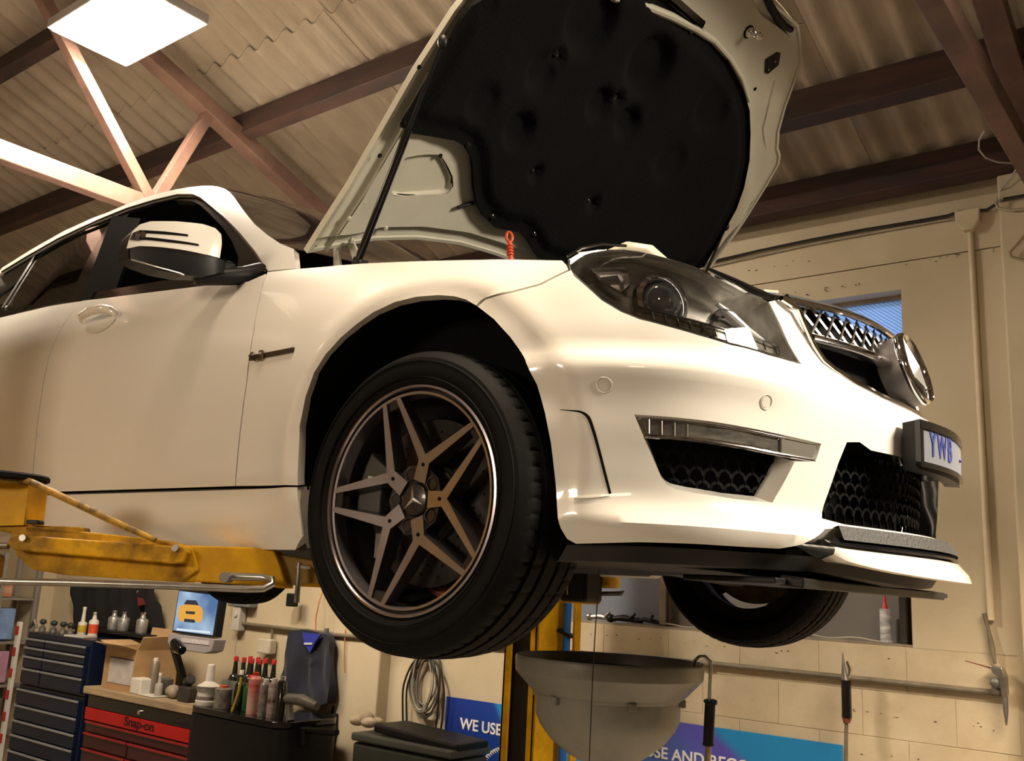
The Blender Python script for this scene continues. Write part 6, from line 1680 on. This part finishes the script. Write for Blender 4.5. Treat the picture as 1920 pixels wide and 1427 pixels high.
# monitor / wheel aligner head
mo = empty('monitor', 'grey bezel monitor showing a yellow car above the workbench', 'monitor', (-4.46, FR+.15, WT))
ym = FR+.05
mc = [P_(x, y, ym) for x, y in ((335, 1103), (415, 1112), (402, 1196), (322, 1186))]
q = [(p.x, p.z) for p in mc]
G().prism(q, (0, ym+.03, 0), (1, 0, 0), (0, 0, 1), .06).build('bezel', M_black, mo, smooth=False, bev=.006)
def screen_mat():
    m = bpy.data.materials.new('monitor_glow'); m.use_nodes = True; nt = m.node_tree; N = nt.nodes; L = nt.links; b = N['Principled BSDF']
    tc = N.new('ShaderNodeTexCoord'); n = N.new('ShaderNodeTexNoise'); n.inputs['Scale'].default_value = 3.5; L.new(tc.outputs['Object'], n.inputs[0])
    cr = N.new('ShaderNodeValToRGB'); e = cr.color_ramp.elements; e[0].color = (.07, .17, .36, 1); e[1].color = (.45, .62, .80, 1); e[0].position = .35; e[1].position = .65
    L.new(n.outputs[0], cr.inputs[0]); b.inputs['Base Color'].default_value = (.01, .01, .01, 1); L.new(cr.outputs[0], b.inputs['Emission Color']); b.inputs['Emission Strength'].default_value = .9
    return m
q = [P_(x, y, ym) for x, y in ((337, 1108), (411, 1117), (399, 1191), (326, 1182))]
sc_ = G().prism([(p.x, p.z) for p in q], (0, ym-.003, 0), (1, 0, 0), (0, 0, 1), .004).build('screen', screen_mat(), mo, smooth=False)
def flat(pts, m, name, lay=.006):
    q = [P_(x, y, ym) for x, y in pts]; G().prism([(p.x, p.z) for p in q], (0, ym-lay, 0), (1, 0, 0), (0, 0, 1), .001).build(name, m, sc_, smooth=False)
M_sy = emit('screen_yellow', (.90, .42, .05), .85); M_sb = emit('screen_dark', (.01, .02, .06), .5); M_sw = emit('screen_white', (.8, .88, .95), .9)
flat([(337, 1140), (342, 1135), (352, 1133), (372, 1135), (380, 1140), (382, 1150), (380, 1164), (372, 1168), (366, 1162), (350, 1160), (346, 1166), (339, 1164), (335, 1155)], M_sy, 'screen_car')
flat([(347, 1133), (352, 1125), (370, 1126), (375, 1135)], M_sb, 'screen_car_window', .009)
flat([(350, 1146), (368, 1147), (367, 1152), (351, 1151)], M_sb, 'screen_car_grille', .009)
flat([(348, 1160), (367, 1162), (368, 1168), (347, 1166)], M_sb, 'screen_car_shadow', .009)
flat([(333, 1178), (396, 1184), (395, 1188), (332, 1182)], M_sw, 'screen_caption', .0065)
q = [P_(x, y, ym-.02) for x, y in ((318, 1188), (404, 1199), (398, 1222), (385, 1226), (322, 1216), (316, 1205))]
G().prism([(p.x, p.z) for p in q], (0, ym+.02, 0), (1, 0, 0), (0, 0, 1), .10).build('console', mat('grey_console', (.30, .28, .29), .5, var=.15), mo, smooth=False, bev=.008)
q = [P_(x, y, ym-.05) for x, y in ((336, 1196), (388, 1202), (387, 1210), (335, 1204))]
G().prism([(p.x, p.z) for p in q], (0, ym-.032, 0), (1, 0, 0), (0, 0, 1), .004).build('console_strip', mat('pale_strip', (.42, .38, .46), .5, color2=(.55, .52, .5), vscale=40), mo, smooth=False)
pm = P_(365, 1222, ym+.22); g = G(); g.bar((pm.x, ym+.20, WT+.014), (pm.x, ym+.04, pm.z+.05), .05, .04); g.box((pm.x, ym+.20, WT+.012), (.26, .14, .024)); g.build('monitor_stand', M_black, mo, smooth=False, bev=.004)
p = P_(333, 1213, ym-.10); G().tube([p+Vector((-.05, 0, .03)), p, p+Vector((.06, 0, -.02))], [.03, .045, .03], 14).build('camera_head', M_gloss_black, mo)
# bottles
def bottle(name, label, x, y, z, h, r, m, mc, cat='bottle', neck=.35, cap=.12, group=None, mlab=None, ch=None):
    t = empty(name, label, cat, (x, y, z), group)
    hb = h*(1-cap-neck*.5)
    G().lathe([(.001, 0), (r*.94, 0), (r, h*.03), (r, hb*.86), (r*.9, hb*.93), (r*.5, hb), (r*.34, h*(1-cap)), (.001, h*(1-cap))], (x, y, z), (0, 0, 1), 18).build('bottle_body', m, t)
    G().lathe([(r*.40, h*(1-cap)), (r*.42, h*.98), (r*.36, h), (.001, h)], (x, y, z), (0, 0, 1), 14).build('bottle_cap', mc, t)
    if mlab: G().lathe([(r*1.015, hb*.20), (r*1.015, hb*.72)], (x, y, z), (0, 0, 1), 18).build('bottle_label', mlab, t)
    return t
def can(name, label, x, y, z, h, r, m, mc, cat='can', group=None):
    t = empty(name, label, cat, (x, y, z), group)
    G().lathe([(.001, 0), (r, 0), (r, h*.84), (r*.72, h*.90), (r*.35, h*.92), (.001, h*.92)], (x, y, z), (0, 0, 1), 18).build('can_body', m, t)
    G().lathe([(r*.52, h*.90), (r*.52, h*.99), (r*.42, h), (.001, h)], (x, y, z), (0, 0, 1), 14).build('can_cap', mc, t); return t
M_silver_can = mat('silver_can', (.45, .45, .45), .35, .6, var=.3, vscale=30)
M_wht = mat('white_plastic', (.62, .60, .56), .4, var=.08); M_blk_b = mat('black_bottle', (.012, .016, .012), .15, coat=.6, var=.3); M_redp = mat('red_cap', (.42, .02, .02), .35, var=.15)
M_grn = mat('green_plastic', (.02, .10, .03), .35, var=.3); M_yel = mat('yellow_plastic', (.55, .40, .04), .4, var=.2); M_dgrey = mat('dark_grey_print', (.08, .07, .07), .4, color2=(.25, .23, .2), vscale=30)
M_orange = mat('orange_red_label', (.60, .08, .03), .4, var=.15)
TC = 1.277
def zy(px, y): return float(P_(px, 1200, y).x)
# on the top chest
for i, (px, lab) in enumerate(((76, 'leftmost small dark valve knob in the row on the top chest'), (97, 'second small dark valve knob in the row on the top chest'), (115, 'third small dark valve knob in the row on the top chest'), (129, 'rightmost small dark valve knob in the row on the top chest'))):
    x = zy(px, FR+.12); t = empty('valve_fitting', lab, 'fitting', (x, FR+.12, TC), 'row of dark fittings on the top chest')
    G().lathe([(.001, 0), (.030, 0), (.026, .03), (.012, .04), (.012, .06), (.001, .06)], (x, FR+.12, TC), (0, 0, 1), 14).build('fitting_base', M_dirt_steel, t)
    G().sphere((x, FR+.12, TC+.075), (.028, .028, .022), 12, 8).build('fitting_knob', mat('dark_green_knob', (.03, .045, .035), .5, var=.4), t)
x = zy(60, FR+.10); g = G().tube([(x-.08, FR+.1, TC+.012), (x-.03, FR+.1, TC+.05), (x+.02, FR+.09, TC+.08), (x+.05, FR+.1, TC+.02)], [.012, .018, .014, .010], 10)
tag(g.build('spray_nozzle', M_dirt_steel), 'bent metal spray nozzle at the left end of the top chest', 'nozzle')
bottle('squeeze_bottle', 'white squeeze bottle with yellow base on the top chest', zy(151, FR+.22), FR+.22, TC, .22, .035, M_wht, M_wht, neck=.8, mlab=M_yel)
bottle('spray_bottle', 'red and white bottle standing on the top chest', zy(172, FR+.20), FR+.20, TC, .19, .038, M_wht, M_silver_can, mlab=M_orange)
tag(G().box((zy(150, FR+.10), FR+.10, TC+.006), (.20, .14, .012), Matrix.Rotation(.3, 3, 'Z')).build('paper_pad', M_wht, smooth=False), 'small white pad lying near the bottles on the top chest', 'paper')
# black shelf with silver cans
sh = empty('wall_shelf', 'dark wall shelf with silver bottles above the cardboard box', 'shelf', (-5.75, FY-.14, 1.36))
ZS = float(P_(215, 1181, FY-.24).z)
G().box((float(P_(225, 1180, FY-.2).x), FY-.18, ZS-.014), (1.15, .30, .026)).build('shelf_board', M_black, sh, smooth=False, bev=.003)
for dx in (-.45, .45): G().box((float(P_(225, 1180, FY-.2).x)+dx, FY-.03, ZS-.06), (.03, .03, .07)).build('shelf_bracket', M_black, sh, smooth=False)
for px, lab, hh in ((209, 'leftmost silver bottle on the dark wall shelf', .15), (228, 'middle silver bottle on the dark wall shelf', .15), (263, 'rightmost silver bottle on the dark wall shelf', .16)):
    bottle('silver_bottle', lab, zy(px, FY-.24), FY-.24, ZS, hh, .045, M_silver_can, M_chrome if px != 209 else M_dgrey, group='silver bottles on the wall shelf')
# on the worktop right of the box
y_ = FR+.12
tag(G().box((zy(276, y_-.06), y_-.06, WT+.055), (.13, .10, .11)).build('white_tub', M_wht, smooth=False, bev=.01), 'plain white tub beside the cardboard box', 'tub')
can('spray_can', 'brown spray can with white cap and red band near the box', zy(297, y_), y_, WT, .25, .034, mat('brown_can', (.22, .18, .14), .4, .3, var=.3), M_wht)
bottle('squeeze_bottle', 'small grey squeeze bottle right of the brown spray can', zy(309, y_-.04), y_-.04, WT, .16, .028, mat('grey_plastic', (.32, .30, .27), .4), M_wht, neck=.6)
can('jar', 'squat dark jar on the worktop behind the squeeze bottle', zy(321, y_+.05), y_+.05, WT, .13, .05, mat('dark_jar', (.10, .09, .08), .3, var=.4), M_dgrey, 'jar')
tag(G().sphere((zy(336, y_), y_, WT+.045), (.06, .05, .045), 14, 10).sphere((zy(343, y_), y_-.03, WT+.04), (.035, .03, .035), 10, 8).build('crumpled_rag', mat('dirty_rag', (.38, .32, .25), .9, var=.5, bump=.6), ang=60), 'crumpled pale rag on the worktop below the monitor', 'rag')
tag(G().box((zy(366, y_-.02), y_-.02, WT+.05), (.13, .10, .10)).cyl((zy(360, y_), y_+.0, WT+.12), (zy(372, y_), y_-.02, WT+.15), .035, n=14).build('power_tool', mat('dark_tool_body', (.05, .045, .04), .5, var=.5), smooth=False, bev=.01), 'dark power tool lying on the worktop under the monitor', 'tool')
tag(G().add(*(lambda p: ([(p.x-.22, FR+.02, WT+.003), (p.x+.16, FR-.0, WT+.003), (p.x+.18, FR+.12, WT+.004), (p.x-.18, FR+.14, WT+.004), (p.x-.22, FR+.02, WT+.006), (p.x+.16, FR-.0, WT+.006), (p.x+.18, FR+.12, WT+.007), (p.x-.18, FR+.14, WT+.007)], [(0, 1, 2, 3), (7, 6, 5, 4), (0, 4, 5, 1), (1, 5, 6, 2), (2, 6, 7, 3), (3, 7, 4, 0)]))(P_(262, 1292, FR))).build('paper_sheet', M_wht, smooth=False), 'white paper sheet on the front edge of the worktop', 'paper')
# crate of red capped bottles
TF = 1.56; TT = .9835; cz = TT+.001
cr_ = empty('bottle_crate', 'grey open crate holding red-capped bottles on the dark trolley', 'crate', (-4.03, 1.90, cz))
xc0, xc1 = -4.21, -3.86
ztop = cz+.15
for c, d in ((((xc0+xc1)/2, 1.80, cz+.075), (xc1-xc0, .01, .15)), (((xc0+xc1)/2, 2.01, cz+.075), (xc1-xc0, .01, .15)), ((xc0, 1.905, cz+.075), (.01, .21, .15)), ((xc1, 1.905, cz+.075), (.01, .21, .15)), (((xc0+xc1)/2, 1.905, cz+.005), (xc1-xc0, .21, .01))):
    G().box(c, d).build('crate_side', mat('grey_crate', (.16, .17, .16), .5, color2=(.06, .08, .06), vscale=9), cr_, smooth=False, bev=.002)
for i in range(4):
    for j in range(2):
        x = xc0+(xc1-xc0)*(.14+.24*i)+.02*j; yb = 1.855+.10*j
        bottle('red_capped_bottle', ['first', 'second', 'third', 'fourth'][i]+(' front' if j == 0 else ' rear')+' red-capped black bottle from the left in the crate', x, yb, cz+.011, .29, .037, M_blk_b, M_redp, neck=.55, cap=.11, group='red-capped bottles in the crate')
tb = empty('white_dispenser', 'white two-tier dispenser with dark bands at the front left of the trolley', 'dispenser', (zy(402, 1.665), 1.665, TT))
xx = zy(402, 1.665); 
G().lathe([(.001, 0), (.075, 0), (.078, .01), (.078, .03), (.070, .035), (.070, .09), (.078, .095), (.078, .12), (.068, .125), (.050, .135), (.030, .15), (.024, .25), (.020, .255), (.001, .255)], (xx, 1.665, TT), (0, 0, 1), 24).build('dispenser_body', M_wht, tb, ang=30)
for za in (.036, .098): G().lathe([(.0725 if za < .05 else .0795, za), (.0725 if za < .05 else .0795, za+.022)], (xx, 1.665, TT), (0, 0, 1), 24).build('dark_band', M_dgrey, tb)
# dark trolley with a crowded tray
TX0, TX1 = -4.235, -3.30
tr = empty('dark_trolley', 'black rounded trolley right of the red cabinet', 'trolley', ((TX0+TX1)/2, TF+.25, 0))
g = G(); rc_ = .10; pl_ = []
for cx, cy, a0 in ((TX1-rc_, TF+.5-rc_, 0), (TX0+rc_, TF+.5-rc_, 90), (TX0+rc_, TF+rc_, 180), (TX1-rc_, TF+rc_, 270)):
    for k in range(6): t = radians(a0+18*k); pl_.append((cx+rc_*cos(t), cy+rc_*sin(t)))
g.prism(pl_, (0, 0, .49), (1, 0, 0), (0, 1, 0), .90); g.build('trolley_body', M_black, tr, ang=40)
g = G(); g.prism([(a*1.0, b) for a, b in pl_], (0, 0, .965), (1, 0, 0), (0, 1, 0), .035); g.build('trolley_tray', M_gloss_black, tr, ang=40, bev=.004)
for x in (TX0+.12, TX1-.12):
    for y in (TF+.1, TF+.4): G().cyl((x-.015, y, .04), (x+.015, y, .04), .04, n=16).build('castor', M_black, tr)
y_ = TF+.10
items = [
 ('can', 'paint_tin', 'red-lidded dark tin at the left of the trolley', 430, .14, .055, M_dgrey, M_orange, 'tin'),
 ('bottle', 'tall_bottle', 'dark bottle with yellow strip on the trolley', 460, .24, .036, M_blk_b, M_wht, 'bottle'),
 ('bottle', 'oil_bottle', 'green bottle with red cap on the trolley', 478, .22, .040, M_grn, M_redp, 'bottle'),
 ('can', 'red_can', 'bright red spray can in the middle of the trolley', 487, .25, .040, mat('red_can', (.50, .02, .02), .35, color2=(.55, .5, .45), vscale=7, stretch=(.2, .2, 1)), M_redp, 'can'),
 ('bottle', 'yellow_bottle', 'yellow bottle behind the red can', 496, .20, .030, M_yel, M_wht, 'bottle'),
 ('can', 'striped_can', 'black and grey striped spray can with white cap', 507, .22, .034, M_dgrey, M_wht, 'can'),
 ('can', 'striped_can', 'brown spray can with white cap right of the striped one', 523, .23, .034, mat('brown_striped_can', (.10, .05, .04), .35, color2=(.35, .3, .28), vscale=16, stretch=(.2, .2, 2)), M_wht, 'can'),
 ('can', 'chrome_can', 'black spray can with bright cap at the trolley end', 538, .25, .032, M_blk_b, M_chrome, 'can')]
for k, nm, lab, px, h, r, m, mc, ct_ in items:
    yy = y_+(.06 if k == 'bottle' else 0); x = zy(px, yy)
    (bottle if k == 'bottle' else can)(nm, lab, x, yy, TT, h, r, m, mc, ct_)
x = zy(455, y_-.06)
tag(G().tube([(x-.03, y_-.06, TT+.006), (x+.0, y_-.05, TT+.12), (x+.012, y_-.05, TT+.21)], .008, 8).build('yellow_rod', M_yel), 'upright yellow rod at the trolley front', 'rod')
gx = zy(560, TF+.2)
vt = empty('air_gun', 'steel air gun resting on the right edge of the trolley', 'air gun', (TX1-.06, TF+.12, TT))
g = G().tube([(TX1-.12, TF+.12, TT+.12), (TX1+.05, TF+.11, TT+.13), (TX1+.20, TF+.10, TT+.11)], [.030, .034, .024], 14); g.build('gun_barrel', M_dirt_steel, vt)
g = G().tube([(TX1-.07, TF+.12, TT+.11), (TX1-.06, TF+.12, TT+.03), (TX1-.05, TF+.12, TT)], [.022, .024, .028], 12); g.build('gun_handle', M_dirt_steel, vt)
vb = empty('trolley_bar', 'black side bar clamped to the right end of the trolley', 'bar', (TX1, TF+.2, .93))
g = G().tube([(TX1-.02, TF+.18, .93), (TX1+.30, TF+.18, .955)], .020, 10); g.build('bar_tube', M_black, vb)
g = G().box((TX1+.015, TF+.18, .90), (.07, .06, .10)); g.build('bar_clamp', M_black, vb, smooth=False, bev=.006)
# bin and rag in front of the wall
bn = empty('waste_bin', 'dark grey-green waste bin with black lid by the wall', 'bin', (-2.65, 1.95, 0))
b0, b1 = P_(658, 1400, 1.86), P_(850, 1400, 1.86); zt2 = float(P_(760, 1396, 1.86).z)
g = G().box(((b0.x+b1.x)/2, 2.02, zt2/2-.02), (b1.x-b0.x-.04, .30, zt2-.04), taper=1.04); g.build('bin_body', mat('grey_green_bin', (.055, .065, .055), .45, var=.2), bn, smooth=False, bev=.02)
g = G().box(((b0.x+b1.x)/2, 2.02, zt2-.01), (b1.x-b0.x, .34, .045)); g.build('bin_rim', mat('grey_green_rim', (.09, .10, .09), .4, var=.2), bn, smooth=False, bev=.012)
g = G().box(((b0.x+b1.x)/2+.07, 2.03, zt2+.035), (b1.x-b0.x-.14, .28, .05), Matrix.Rotation(.05, 3, 'Y')); g.build('bin_lid', M_black, bn, smooth=False, bev=.015)
p = P_(684, 1388, 1.98); g = G()
for i in range(7): g.sphere((p.x+rng.uniform(-.09, .09), 1.98+rng.uniform(-.06, .06), zt2+.055+rng.uniform(-.0, .035)), (rng.uniform(.035, .06), .05, rng.uniform(.025, .04)), 12, 8)
tag(g.build('white_rags', mat('cream_rag', (.62, .52, .38), .9, var=.35, bump=.5), ang=60), 'heap of crumpled white rags on the waste bin', 'rags')
# shelf unit at the far left edge
su = empty('shelf_unit', 'steel shelf unit with blue and pink packets at the left edge', 'shelf', (-7.75, 2.0, 0))
for x in (-7.95, -7.56):
    for y in (1.82, 2.14): G().box((x, y, .95), (.035, .035, 1.9)).build('shelf_post', mat('grey_shelf_steel', (.30, .28, .26), .5, .3, var=.2), su, smooth=False)
for z in (.35, .75, 1.12, 1.50): G().box((-7.75, 1.98, z), (.40, .36, .02)).build('shelf_board', MATS['grey_shelf_steel'], su, smooth=False)
for z, c, nm, lab in ((1.13, (.22, .34, .62), 'blue_packet', 'large pale blue packet on the left-edge shelf'), (.76, (.55, .30, .45), 'pink_packet', 'pink packet below the blue one on the left-edge shelf'), (.36, (.16, .12, .10), 'brown_carton', 'brown carton on the lowest left-edge shelf')):
    tag(G().box((-7.74, 1.90, z+.15), (.30, .20, .27)).build(nm, mat(nm, c, .35, var=.3, vscale=9), smooth=False, bev=.01), lab, 'packet')
tag(G().box((-7.66, 1.88, 1.57), (.12, .12, .11)).build('striped_carton', mat('striped_carton', (.62, .50, .40), .5, color2=(.45, .15, .05), vscale=9, stretch=(.1, .1, 2)), smooth=False, bev=.004), 'small orange striped carton on the top left-edge shelf', 'carton')
tag(G().sphere((-7.66, 1.755, .83), (.07, .05, .07), 14, 10).build('orange_ball', mat('bright_orange', (.80, .16, .02), .4, var=.1)), 'bright orange cap lying at the left picture edge', 'cap')
p = P_(38, 1180, FR+.02)
ex_ = empty('striped_post', 'red and white striped post left of the navy chest', 'post', (p.x, FR+.02, 0))
G().box((p.x-.02, FR+.02, .67), (.05, .03, 1.34), None).build('post_body', M_wht, ex_, smooth=False, bev=.004)
for k in range(6): G().box((p.x-.02, FR+.0035, 1.27-.17*k), (.052, .006, .07)).build('red_stripe', M_redp, ex_, smooth=False)
for o in bpy.data.objects:
    if '_world' in o.keys(): del o['_world']
